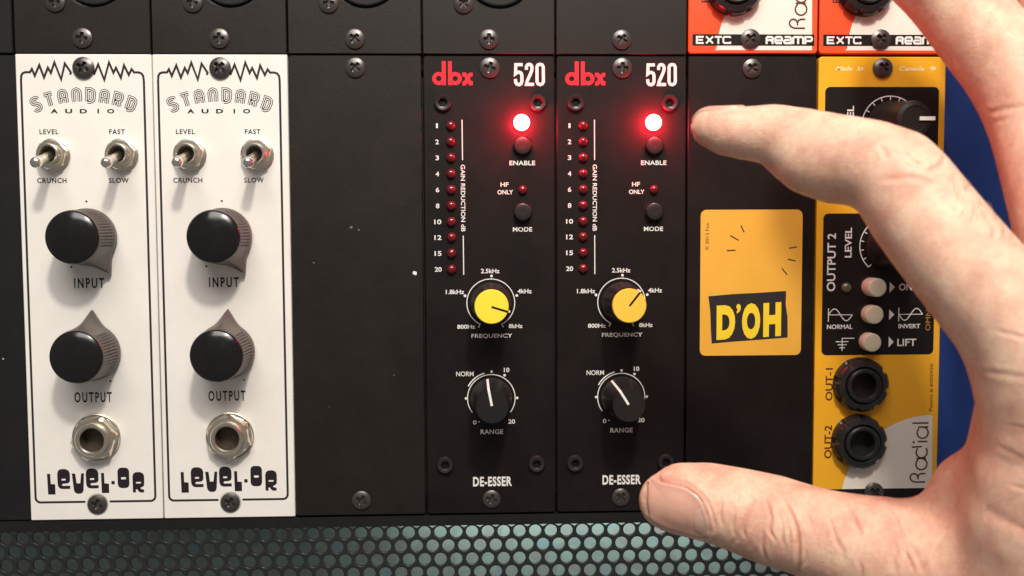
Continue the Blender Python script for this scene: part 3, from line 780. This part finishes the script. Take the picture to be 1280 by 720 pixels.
text(mb, 'LEVEL', 8.8, 10.8, -23.2, -14.4, 0.05, 0.02, 90); text(mb, 'LEVEL', 8.75, 10.8, -58.5, -49.7, 0.05, 0.02, 90)
text(mb, 'OUTPUT 2', 3.55, 6.1, -68.4, -51.4, 0.05, 0.018, 90)
for z in (-67.3, -75.4, -83.5): mb.poly([(22.3, z+1.6), (23.85, z), (22.3, z-1.6)], 0.05)
text(mb, 'ON', 25.1, 29.0, -68.3, -66.2, 0.05, 0.02); text(mb, 'LIFT', 24.9, 30.6, -84.75, -82.6, 0.05, 0.02)
text(mb, 'NORMAL', 3.8, 11.4, -79.55, -78.2, 0.05, 0.02); text(mb, 'INVERT', 25.2, 31.7, -79.5, -78.2, 0.05, 0.02)
for x0, sg in ((4.2, 1), (25.2, -1)):
    mb.hold = False; mb.ribbon([(x0, -73.4), (x0, -77.4)], 0.26, 0.05)
    mb.hold = True; mb.ribbon([(x0, -75.35), (x0+7.2, -75.35)], 0.22, 0.056)
    mb.ribbon([(x0+7.1*i/28, -75.35 + sg*1.75*math.sin(TAU*i/28)) for i in range(29)], 0.28, 0.062)
mb.hold = False; mb.ribbon([(12.0, -82.3), (8.4, -82.3), (8.4, -86.0)], 0.26, 0.05)
mb.hold = True
for z, w in ((-83.3, 1.9), (-84.2, 1.35), (-85.1, 0.8)): mb.ribbon([(8.4-w, z), (8.4+w, z)], 0.26, 0.058)
prints('lettering', mb, M['inkw'], ym)
mb = MB(); text(mb, 'OMNIPORT', 33.3, 34.7, -80.2, -66.5, 0.05, 0.0, 90); prints('product_lettering', mb, M['inkbrass'], ym)
mb = MB(); text(mb, 'OUT-1', 3.65, 5.8, -100.8, -91.1, 0.04, 0.018, 90); text(mb, 'OUT-2', 3.55, 5.8, -118.1, -108.2, 0.04, 0.018, 90)
text(mb, 'Patent # 6005950', 34.9, 36.0, -104.2, -90.2, 0.04, 0.0, 90)
prints('jack_lettering', mb, M['inkred2'], ym)
def level_knob(z, ang):
    mb = MB(); C = lambda r: circle(0, 0, r, 48)
    mb.loft([C(6.8), C(6.85), C(6.6), C(6.3), C(5.6), C(5.0), C(4.75), C(3.6), C(3.4), C(0.3)], [0.4, 1.2, 1.8, 2.4, 9.0, 14.9, 15.7, 16.0, 15.7, 15.7], False, True)
    k = obj('level_knob', mb, M['rubber'], ym, (21.5, 0, z), 40, rot=-ang)
    l = MB(); l.box(1.3, 5.6, -0.52, 0.52, 13.5, 16.3); obj('pointer', l, M['wline'], k, smooth=0)
level_knob(-19.9, 0.0); level_knob(-55.2, 0.6)
dome(ym, 9.3, -67.3, 1.5, 'ledy', 'status_lamp', 1.4)
push_button(ym, 16.6, -67.1, 2.75, 5.2, 'button'); push_button(ym, 16.6, -75.1, 2.75, 3.5, 'button'); push_button(ym, 16.1, -83.3, 2.75, 3.4, 'button')
black_jack(ym, 13.7, -95.9, 0.25); black_jack(ym, 13.5, -112.9, 0.1)
screw(ym, 18.9, -3.6, 0.8, 2.85, 1.5); screw(ym, 18.6, -128.4, 0.8, 2.85, 1.3); chassis_light_block(ym, -128, -6)

# ------------------------------------------------------------------ the hand: one continuous surface from a distance field
CH = {
    'index': [[182.9, -60.0, -27.0, 4.72], [185.9, -62.0, -28.1, 5.58], [190.3, -64.0, -28.8, 6.06], [195.1, -66.0, -29.2, 6.71], [200.0, -70.0, -31.3, 7.45], [205.2, -75.0, -33.8, 8.12], [210.2, -82.0, -36.9, 9.15], [214.0, -86.0, -39.6, 9.6], [217.3, -90.0, -46.3, 10.1], [221.2, -95.0, -54.0, 10.2], [227.8, -100.0, -64.2, 10.6], [238.9, -104.0, -77.8, 12.18]],
    'thumb': [[176.3, -46.0, -117.0, 7.2], [180.0, -47.0, -116.2, 8.8], [185.6, -49.0, -116.5, 9.54], [191.7, -52.0, -117.5, 9.98], [199.2, -56.0, -119.1, 10.73], [206.1, -61.0, -120.3, 10.49], [213.6, -66.0, -121.7, 11.4], [223.0, -74.0, -123.2, 13.4], [232.2, -84.0, -125.6, 14.55], [242.8, -100.0, -124.5, 16.31]],
    'corner': [[236.5, -80.0, -107.5, 10.23], [244.3, -86.0, -109.0, 12.8]],
    'pad': [[199.8, -69.5, -33.6, 7.1], [201.6, -73.0, -35.3, 7.75], [205.4, -77.0, -36.9, 8.1]],
    'palm': [[238.9, -104.0, -77.8, 12.18], [240.1, -104.0, -91.4, 14.5], [241.1, -102.0, -107.3, 17.6], [244.4, -100.0, -124.5, 17.8]],
    'web': [[243.2, -92.0, -79.6, 12.09], [243.6, -88.0, -95.1, 12.67], [241.5, -85.0, -109.2, 12.87], [233.2, -82.0, -122.0, 12.41]],
    'back': [[238.9, -104.0, -77.8, 12.18], [253.4, -110.0, -90.2, 18.2], [257.7, -115.0, -109.2, 20.37], [285, -132, -128, 25], [315, -150, -150, 26]],
    'middle': [[219.2, -62.0, 21.3, 7.56], [225.7, -62.0, 12.6, 9.0], [233.7, -64.0, 3.9, 9.27], [240.2, -68.0, -7.1, 9.27], [246.1, -72.0, -17.3, 9.61], [248.9, -76.0, -27.2, 9.76], [249.4, -82.0, -38.6, 10.13], [249.7, -88.0, -51.0, 10.45], [251.6, -96.0, -68.1, 12.13], [254.8, -108.0, -90.6, 18.41]],
    'ring': [[242.7, -45.0, 33.7, 8.4], [254.8, -45.0, 22.5, 9.2], [265.2, -48.0, 9.9, 9.5], [269.6, -56.0, -8.3, 10.0], [269.3, -66.0, -27.8, 10.2], [267.9, -76.0, -52.8, 11.2], [265.8, -92.0, -73.4, 13.95]],
    'little': [[268, -26, 22, 6.6], [275, -27, 10, 7.6], [282, -33, -6, 8.0], [284, -46, -24, 8.6], [281, -60, -46, 9.4], [274, -84, -74, 13], [270, -104, -100, 18]],
}
def seg_sdf(P, a, ra, b, rb):
    a = np.array(a, np.float32); b = np.array(b, np.float32); ab = b - a
    t = np.clip(((P - a) @ ab) / float(ab @ ab), 0, 1)
    d = P - a - t[..., None] * ab
    return np.sqrt((d*d).sum(-1)) - (ra + (rb - ra) * t)
def smin(a, b, k):
    h = np.clip(0.5 + 0.5*(b-a)/k, 0, 1)
    return b*(1-h) + a*h - k*h*(1-h)
KB = {'index': 1.2, 'thumb': 1.6, 'palm': 4, 'web': 4, 'back': 6, 'middle': 1.2, 'ring': 1.2, 'little': 1.2}
def chain_sdf(P, c):
    d = None
    for p, q in zip(c[:-1], c[1:]):
        e = seg_sdf(P, p[:3], p[3], q[:3], q[3])
        d = e if d is None else np.minimum(d, e)
    return d
def hand_sdf(P):
    core = smin(smin(chain_sdf(P, CH['palm']), smin(chain_sdf(P, CH['web']), chain_sdf(P, CH['corner']), 3), 8), chain_sdf(P, CH['back']), 10)
    ind = smin(chain_sdf(P, CH['index']), chain_sdf(P, CH['pad']), 2.0); th = chain_sdf(P, CH['thumb'])
    mid = chain_sdf(P, CH['middle']); rin = chain_sdf(P, CH['ring']); lit = chain_sdf(P, CH['little'])
    d = smin(core, ind, 5.0)
    d = smin(d, th, 7.0)
    f = smin(smin(mid, rin, 1.2), lit, 1.2)
    return smin(d, f, 2.0)

def polyblend(c, step=2.0):
    """resample a chain with a smooth spline so that no kinks show"""
    c = np.array(c, float); n = len(c); out = []
    for i in range(n-1):
        p0, p1, p2, p3 = c[max(i-1, 0)], c[i], c[i+1], c[min(i+2, n-1)]
        m = max(1, int(np.linalg.norm((p2-p1)[:3]) / step))
        for k in range(m):
            t = k/m; out.append(0.5*((2*p1) + (-p0+p2)*t + (2*p0-5*p1+4*p2-p3)*t*t + (-p0+3*p1-3*p2+p3)*t**3))
    out.append(c[-1]); return [list(q) for q in out]
for k in CH: CH[k] = polyblend(CH[k], 6.0 if k in ('palm', 'web', 'back', 'ring', 'little') else 4.0)

def surface_nets(F, org, h):
    nx, ny, nz = F.shape
    ins = F < 0
    c = np.zeros((nx-1, ny-1, nz-1), np.int8)
    for i in (0, 1):
        for j in (0, 1):
            for k in (0, 1): c += ins[i:nx-1+i, j:ny-1+j, k:nz-1+k]
    act = (c > 0) & (c < 8)
    idx = -np.ones(act.shape, np.int64); ids = np.argwhere(act); idx[act] = np.arange(len(ids))
    acc = np.zeros((len(ids), 3)); cnt = np.zeros(len(ids))
    cor = [(i, j, k) for i in (0, 1) for j in (0, 1) for k in (0, 1)]
    for a in cor:
        for ax in range(3):
            if a[ax]: continue
            b = list(a); b[ax] = 1
            fa = F[tuple((ids + a).T)]; fb = F[tuple((ids + b).T)]
            m = (fa < 0) != (fb < 0)
            t = np.where(m, fa / np.where(m, fa - fb, 1), 0)
            p = np.array(a, float)[None] + np.eye(3)[ax][None]*t[:, None]
            acc[m] += p[m]; cnt[m] += 1
    V = (ids + acc/cnt[:, None]) * h + org
    faces = []
    for ax in range(3):
        o1, o2 = [q for q in range(3) if q != ax]
        sl = [slice(1, -1)]*3; sl[ax] = slice(0, -1)
        A = ins[tuple(sl)]; sl2 = list(sl); sl2[ax] = slice(1, None); B = ins[tuple(sl2)]
        e = np.argwhere(A != B); fl = A[tuple(e.T)]
        e = e + 1; e[:, ax] -= 1
        q = []
        for d1, d2 in ((0, 0), (-1, 0), (-1, -1), (0, -1)):
            w = e.copy(); w[:, o1] += d1; w[:, o2] += d2; q.append(idx[tuple(w.T)])
        q = np.stack(q, 1)
        flip = fl if ax != 1 else ~fl
        q[flip] = q[flip][:, ::-1]
        faces.append(q)
    Fq = np.concatenate(faces); return V, Fq[(Fq >= 0).all(1)]

h = 1.1
lo = np.array([164., -182., -185.]); hi = np.array([330., -14., 50.])
ax = [np.arange(lo[i], hi[i], h, dtype=np.float32) for i in range(3)]
F = np.empty([len(a) for a in ax], np.float32)
yy, zz = np.meshgrid(ax[1], ax[2], indexing='ij')
# evaluate coarsely first, finely only near the surface
st = 4; cx = [a[::st] for a in ax]
PC = np.stack(np.meshgrid(*cx, indexing='ij'), -1); FC = hand_sdf(PC.reshape(-1, 3)).reshape(PC.shape[:3])
near = np.repeat(np.repeat(np.repeat(FC, st, 0), st, 1), st, 2)
pad = [(0, max(0, F.shape[i]-near.shape[i])) for i in range(3)]
near = np.pad(near, pad, mode='edge')[:F.shape[0], :F.shape[1], :F.shape[2]]
F[:] = near
msk = np.abs(near) < 9.5
g = np.argwhere(msk); PP = (g*h + lo).astype(np.float32)
for s0 in range(0, len(PP), 400000):
    F[tuple(g[s0:s0+400000].T)] = hand_sdf(PP[s0:s0+400000])
F[0] = F[-1] = 5; F[:, 0] = F[:, -1] = 5; F[:, :, 0] = F[:, :, -1] = 5
HV, HF = surface_nets(F, lo, h)
me = bpy.data.meshes.new('hand'); me.from_pydata(HV.tolist(), [], HF.tolist()); me.update()
b = bmesh.new(); b.from_mesh(me); bmesh.ops.recalc_face_normals(b, faces=b.faces)
for _ in range(4): bmesh.ops.smooth_vert(b, verts=b.verts, factor=0.5, use_axis_x=True, use_axis_y=True, use_axis_z=True)
# refine only the side that the photograph shows, where the skin folds are
fc = [f for f in b.faces if f.calc_center_median().x < 256 and f.calc_center_median().z > -142 and f.calc_center_median().z < 22 and f.normal.y < 0.35]
es = list({e for f in fc for e in f.edges})
bmesh.ops.subdivide_edges(b, edges=es, cuts=2, use_grid_fill=True, smooth=0.0)
bmesh.ops.triangulate(b, faces=[f for f in b.faces if len(f.verts) > 4])
b.to_mesh(me); b.free()
nv = len(me.vertices); co = np.empty(nv*3); me.vertices.foreach_get('co', co); co = co.reshape(-1, 3)
no = np.empty(nv*3); me.vertex_normals.foreach_get('vector', no); no = no.reshape(-1, 3)

def gauss_line(P2, line):
    d = np.full(len(P2), 1e9); tt = np.zeros(len(P2)); tot = 0; L = []
    for a, b_ in zip(line[:-1], line[1:]): L.append(math.dist(a, b_))
    T = sum(L); s = 0
    for (a, b_), l in zip(zip(line[:-1], line[1:]), L):
        a = np.array(a); ab = np.array(b_) - a
        t = np.clip(((P2-a) @ ab)/(ab @ ab), 0, 1); e = np.linalg.norm(P2 - a - t[:, None]*ab, axis=1)
        m = e < d; d[m] = e[m]; tt[m] = (s + t[m]*l)/T; s += l
    return d, tt
def smooth_line(l, n=4):
    l = [np.array(q) for q in l]; out = []
    for i in range(len(l)-1):
        p0, p1, p2, p3 = l[max(i-1, 0)], l[i], l[i+1], l[min(i+2, len(l)-1)]
        for k in range(n):
            t = k/n; out.append(tuple(0.5*((2*p1)+(-p0+p2)*t+(2*p0-5*p1+4*p2-p3)*t*t+(-p0+3*p1-3*p2+p3)*t**3)))
    out.append(tuple(l[-1])); return out
NAIL = [[171.6, -111.2], [175.4, -111.0], [179.1, -111.5], [181.7, -113.5], [183.2, -116.8], [183.9, -120.7], [183.3, -123.2], [177.4, -122.6], [172.6, -121.1], [169.8, -118.9], [169.3, -115.7], [170.1, -113.0]]
# (polyline in x,z ; depth ; width)
FOLD = [
 ([[186.4, -112.6], [185.9, -116.0], [186.3, -118.9]], .18, .45),
 ([[192.8, -112.7], [191.2, -116.1], [190.4, -118.9], [191.0, -121.0]], .32, .5),
 ([[195.5, -111.9], [195.9, -115.6], [195.5, -118.2], [196.5, -120.4]], .36, .45),
 ([[194.4, -119.4], [194.3, -122.4], [195.4, -125.5], [196.4, -127.1]], .32, .45),
 ([[199.1, -111.2], [200.3, -115.3], [200.7, -118.3], [200.9, -122.0], [201.3, -125.6], [202.3, -129.3]], .42, .5),
 ([[207.1, -113.8], [207.6, -119.6]], .15, .5),
 ([[197.6, -113.5], [198.0, -118], [197.5, -123]], .15, .4),
 ([[188.9, -113.5], [188.4, -118], [189.2, -122]], .12, .5),
 ([[175.5, -110.3], [179.6, -110.6], [182.6, -112.8], [184.3, -116.6], [185.0, -120.9]], .30, .45),
 ([[220.8, -36.0], [218.6, -37.9], [215.2, -39.6]], .35, .6),
 ([[212.0, -34.9], [213.7, -37.7], [215.4, -37.4]], .22, .5),
 ([[208.7, -34.0], [209.2, -36.8]], .18, .6),
 ([[208.2, -40.8], [212.5, -40.5], [216.5, -41.8]], .2, .8),
 ([[236.5, -26.6], [239.7, -25.4], [243.5, -25.1]], .16, .7),
 ([[236.8, -28.2], [240.2, -27.6]], .1, .6),
 ([[226.9, -87.1], [232.3, -86.4], [238.4, -88.0]], .28, 1.3),
 ([[226.0, -92.5], [231.3, -93.4], [236.4, -96.0]], .16, 1.3),
 ([[222.0, -101.5], [228.3, -104.4], [236.4, -105.0]], .15, 1.4),
 ([[221.0, -44.5], [224.0, -48.0], [224.5, -53.0]], .12, .9),
]
rs = np.random.RandomState(3)
for i in range(70):                                 # faint cross lines on the thumb and on the web
    if i < 34:
        x = rs.uniform(186, 232); z = rs.uniform(-127, -112); l = rs.uniform(2, 5); a = rs.uniform(-.3, .3) + math.pi/2
    else:
        x = rs.uniform(222, 243); z = rs.uniform(-125, -60); l = rs.uniform(2, 6); a = rs.uniform(-.7, .2)
    FOLD.append(([[x, z], [x + l*.5*math.cos(a)+.3, z + l*.5*math.sin(a)], [x + l*math.cos(a), z + l*math.sin(a)]], rs.uniform(.06, .17), rs.uniform(.35, .7)))
front = no[:, 1] < -0.12
P2 = co[:, [0, 2]]; red = np.zeros(nv); disp = np.zeros(nv)
for line, dep, wid in FOLD:
    line = smooth_line(line)
    bx = np.array(line); m = front & (P2[:, 0] > bx[:, 0].min()-4) & (P2[:, 0] < bx[:, 0].max()+4) & (P2[:, 1] > bx[:, 1].min()-4) & (P2[:, 1] < bx[:, 1].max()+4)
    ii = np.where(m)[0]
    if not len(ii): continue
    d, t = gauss_line(P2[ii], line); wid *= 0.7
    fade = np.clip(np.sin(math.pi*np.clip(t*0.92+0.04, 0, 1))*1.8, 0, 1)
    disp[ii] -= dep*fade*np.exp(-(d/wid)**2) - dep*0.45*fade*np.exp(-((d-wid*2.2)/(wid*1.4))**2)
    red[ii] += np.clip(dep*1.3, 0, .6)*fade*np.exp(-(d/(wid*1.5))**2)
# nail bed: a shallow pocket so that skin folds stand round the nail
nc = np.array(NAIL); cen = nc.mean(0)
ii = np.where(front & (co[:, 0] < 188) & (co[:, 2] < -106))[0]
d, t = gauss_line(P2[ii], NAIL + [NAIL[0]])
inside = np.zeros(len(ii), bool); X, Z = P2[ii, 0], P2[ii, 1]
for (x1, z1), (x2, z2) in zip(NAIL, NAIL[1:] + [NAIL[0]]):
    c_ = ((z1 > Z) != (z2 > Z)) & (X < (x2-x1)*(Z-z1)/((z2-z1) if z2 != z1 else 1e-9) + x1); inside ^= c_
sd = np.where(inside, -d, d)
disp[ii] += -0.35*np.clip(-sd/0.8, 0, 1) + 0.38*np.exp(-((sd-0.9)/0.8)**2)*(X > 174)
red[ii] += 0.8*np.exp(-((sd-0.5)/0.9)**2)*((X > 173) & (Z > -114))
def blob(c, r, a):
    global red
    red = red + a*np.exp(-(((co-np.array(c))**2).sum(1))/(r*r))
blob((194, -62, -118), 7, .3); blob((199, -64, -114), 5, .2); blob((177, -52, -114), 6, .35); blob((183, -60, -31), 6, .6)
blob((213, -92, -40), 9, .15); blob((229, -90, -96), 14, .5); blob((236, -70, -22), 10, .5); blob((229, -60, -4), 8, .6); blob((241, -80, -40), 12, .5)
blob((206, -78, -44), 8, .35)
co = co + no*disp[:, None]
me.vertices.foreach_set('co', co.ravel()); me.update()
at = me.attributes.new('redness', 'FLOAT', 'POINT'); at.data.foreach_set('value', np.clip(red, 0, 1).astype(np.float32))
me.shade_smooth()

sk = bpy.data.materials.new('skin'); sk.use_nodes = True
nt = sk.node_tree; B = nt.nodes['Principled BSDF']
tc = nt.nodes.new('ShaderNodeTexCoord')
an = nt.nodes.new('ShaderNodeAttribute'); an.attribute_name = 'redness'
n1 = nt.nodes.new('ShaderNodeTexNoise'); n1.inputs['Scale'].default_value = 0.16; n1.inputs['Detail'].default_value = 5; n1.inputs['Roughness'].default_value = 0.6
nt.links.new(tc.outputs['Object'], n1.inputs['Vector'])
cr = nt.nodes.new('ShaderNodeValToRGB'); cr.color_ramp.elements[0].position = 0.32; cr.color_ramp.elements[1].position = 0.68
cr.color_ramp.elements[0].color = (0.72, 0.39, 0.28, 1); cr.color_ramp.elements[1].color = (0.87, 0.61, 0.44, 1)
e2 = cr.color_ramp.elements.new(0.5); e2.color = (0.82, 0.50, 0.365, 1)
nt.links.new(n1.outputs['Fac'], cr.inputs['Fac'])
mx = nt.nodes.new('ShaderNodeMix'); mx.data_type = 'RGBA'; mx.inputs['B'].default_value = (0.62, 0.21, 0.15, 1)
ml = nt.nodes.new('ShaderNodeMath'); ml.operation = 'MULTIPLY'; ml.inputs[1].default_value = 0.62
nt.links.new(an.outputs['Fac'], ml.inputs[0]); nt.links.new(ml.outputs[0], mx.inputs['Factor']); nt.links.new(cr.outputs['Color'], mx.inputs['A'])
n3 = nt.nodes.new('ShaderNodeTexNoise'); n3.inputs['Scale'].default_value = 0.9; n3.inputs['Detail'].default_value = 4
nt.links.new(tc.outputs['Object'], n3.inputs['Vector'])
m3 = nt.nodes.new('ShaderNodeMapRange'); m3.inputs['From Min'].default_value = .3; m3.inputs['From Max'].default_value = .7; m3.inputs['To Min'].default_value = .92; m3.inputs['To Max'].default_value = 1.06
nt.links.new(n3.outputs['Fac'], m3.inputs['Value'])
mu = nt.nodes.new('ShaderNodeMix'); mu.data_type = 'RGBA'; mu.blend_type = 'MULTIPLY'; mu.inputs['Factor'].default_value = 1
nt.links.new(mx.outputs['Result'], mu.inputs['A']); nt.links.new(m3.outputs['Result'], mu.inputs['B'])
nt.links.new(mu.outputs['Result'], B.inputs['Base Color'])
B.inputs['Roughness'].default_value = 0.42; B.inputs['Specular IOR Level'].default_value = 0.45
B.inputs['Subsurface Weight'].default_value = 0.25; B.inputs['Subsurface Radius'].default_value = (1.0, 0.35, 0.2); B.inputs['Subsurface Scale'].default_value = 2.2
v = nt.nodes.new('ShaderNodeTexVoronoi'); v.feature = 'DISTANCE_TO_EDGE'; v.inputs['Scale'].default_value = 1.9
mpv = nt.nodes.new('ShaderNodeMapping'); mpv.inputs['Scale'].default_value = (1.5, 1, 0.8); nt.links.new(tc.outputs['Object'], mpv.inputs['Vector']); nt.links.new(mpv.outputs['Vector'], v.inputs['Vector'])
mr = nt.nodes.new('ShaderNodeMapRange'); mr.inputs['From Max'].default_value = 0.12; nt.links.new(v.outputs['Distance'], mr.inputs['Value'])
n2 = nt.nodes.new('ShaderNodeTexNoise'); n2.inputs['Scale'].default_value = 3.5; n2.inputs['Detail'].default_value = 5; nt.links.new(tc.outputs['Object'], n2.inputs['Vector'])
ad = nt.nodes.new('ShaderNodeMath'); ad.operation = 'ADD'; nt.links.new(mr.outputs['Result'], ad.inputs[0]); nt.links.new(n2.outputs['Fac'], ad.inputs[1])
bp_ = nt.nodes.new('ShaderNodeBump'); bp_.inputs['Strength'].default_value = 0.5; bp_.inputs['Distance'].default_value = 0.12
nt.links.new(ad.outputs[0], bp_.inputs['Height']); nt.links.new(bp_.outputs['Normal'], B.inputs['Normal'])
me.materials.append(sk)
hand = bpy.data.objects.new('hand', me); COL.objects.link(hand)
tag(hand, 'bare right hand reaching in from the right, thumb and forefinger held apart before the modules', 'hand')

# fingernails: curved plates laid on the skin
from mathutils.bvhtree import BVHTree
bv = BVHTree.FromPolygons([tuple(c) for c in co], [tuple(p.vertices) for p in me.polygons])
nm = mat('fingernail', (0.66, 0.37, 0.28), 0.3, spec=0.45, coat=0.15, sss=(0.3, (1, .4, .3), 1.2), bump=(0.8, 0.05), var=(0.25, 0.06))
nl = mat('fingernail_pale', (0.66, 0.41, 0.32), 0.3, spec=0.45, coat=0.15, sss=(0.3, (1, .4, .3), 1.0))
def nail(outline, origin_fn, near_fn, dirv, lift, name='fingernail', material=None):
    c = np.array(outline).mean(0); n = len(outline); vs = []; fs = []
    ks = [0.0001, .2, .4, .6, .78, .9, .97, 1.0]
    for k in ks:
        for p in outline:
            q = c + (np.array(p)-c)*k
            hit, nrm, _, _ = bv.ray_cast(Vector(origin_fn(q)), Vector(dirv))
            if hit is None or (hit - Vector(near_fn(q))).length > 14:
                hit, nrm, _, _ = bv.find_nearest(Vector(near_fn(q)))
            l = lift*(1 if k < .95 else (0.75 if k < .99 else -0.25))
            vs.append(tuple(hit + nrm*l))
    for j in range(len(ks)-1):
        for i in range(n): fs.append((j*n+i, j*n+(i+1) % n, (j+1)*n+(i+1) % n, (j+1)*n+i))
    fs.append(tuple(range(n)))
    mb = MB(); mb.add(vs, fs)
    return obj(name, mb, material or nm, hand, smooth=70, recalc=True)
ol = [(max(x, 170.6 + 0.35*abs(z+116)*0.3), z) for x, z in smooth_line(NAIL + [NAIL[0]], 5)[:-1]]
nail(ol, lambda q: (q[0], -140, q[1]), lambda q: (q[0], -52, q[1]), (0, 1, 0), 0.5)
lun = smooth_line([[182.3, -115.0], [183.1, -117.2], [183.5, -120.5], [182.9, -122.2], [181.2, -121.6], [180.6, -118.8], [181.0, -116.2], [182.3, -115.0]], 4)[:-1]
nail(lun, lambda q: (q[0], -140, q[1]), lambda q: (q[0], -52, q[1]), (0, 1, 0), 0.56, 'lunula', nl)
top = [(178.6, -58.5), (180.0, -61.5), (183.5, -64.0), (188.3, -65.0), (190.0, -62.5), (189.0, -58.5), (184.0, -55.5), (180.0, -55.5)]
nail(smooth_line(list(top) + [top[0]], 4)[:-1], lambda q: (q[0], q[1], 40), lambda q: (q[0], q[1], -23), (0, 0, -1), 0.35)

# fine dark hairs on the back of the forefinger's first joint
hm = mat('body_hair', (0.25, 0.12, 0.06), 0.5)
mb = MB(); rs = np.random.RandomState(11)
for i in range(34):
    x = rs.uniform(218.5, 228.5); z = -40 - (x-219)*0.35 - rs.uniform(0, 11)
    hit, nrm, _, _ = bv.ray_cast(Vector((x, -160, z)), Vector((0, 1, 0)))
    if hit is None: continue
    a = rs.uniform(0.9, 1.5); L = rs.uniform(1.6, 3.4); r = 0.036
    d = Vector((math.cos(a), 0, math.sin(a))); d = (d - nrm*d.dot(nrm)).normalized()
    s_ = d.cross(nrm).normalized()*r
    p0 = hit; p1 = hit + d*L*0.5 + nrm*0.35; p2 = hit + d*L + nrm*0.25
    mb.add([tuple(p0+s_), tuple(p0-s_), tuple(p0+nrm*r*2), tuple(p1+s_*.8), tuple(p1-s_*.8), tuple(p1+nrm*r*1.6), tuple(p2)],
           [(0, 1, 4, 3), (1, 2, 5, 4), (2, 0, 3, 5), (3, 4, 6), (4, 5, 6), (5, 3, 6)])
hr = obj('knuckle_hair', mb, hm, hand, smooth=0); hr['kind'] = 'stuff'
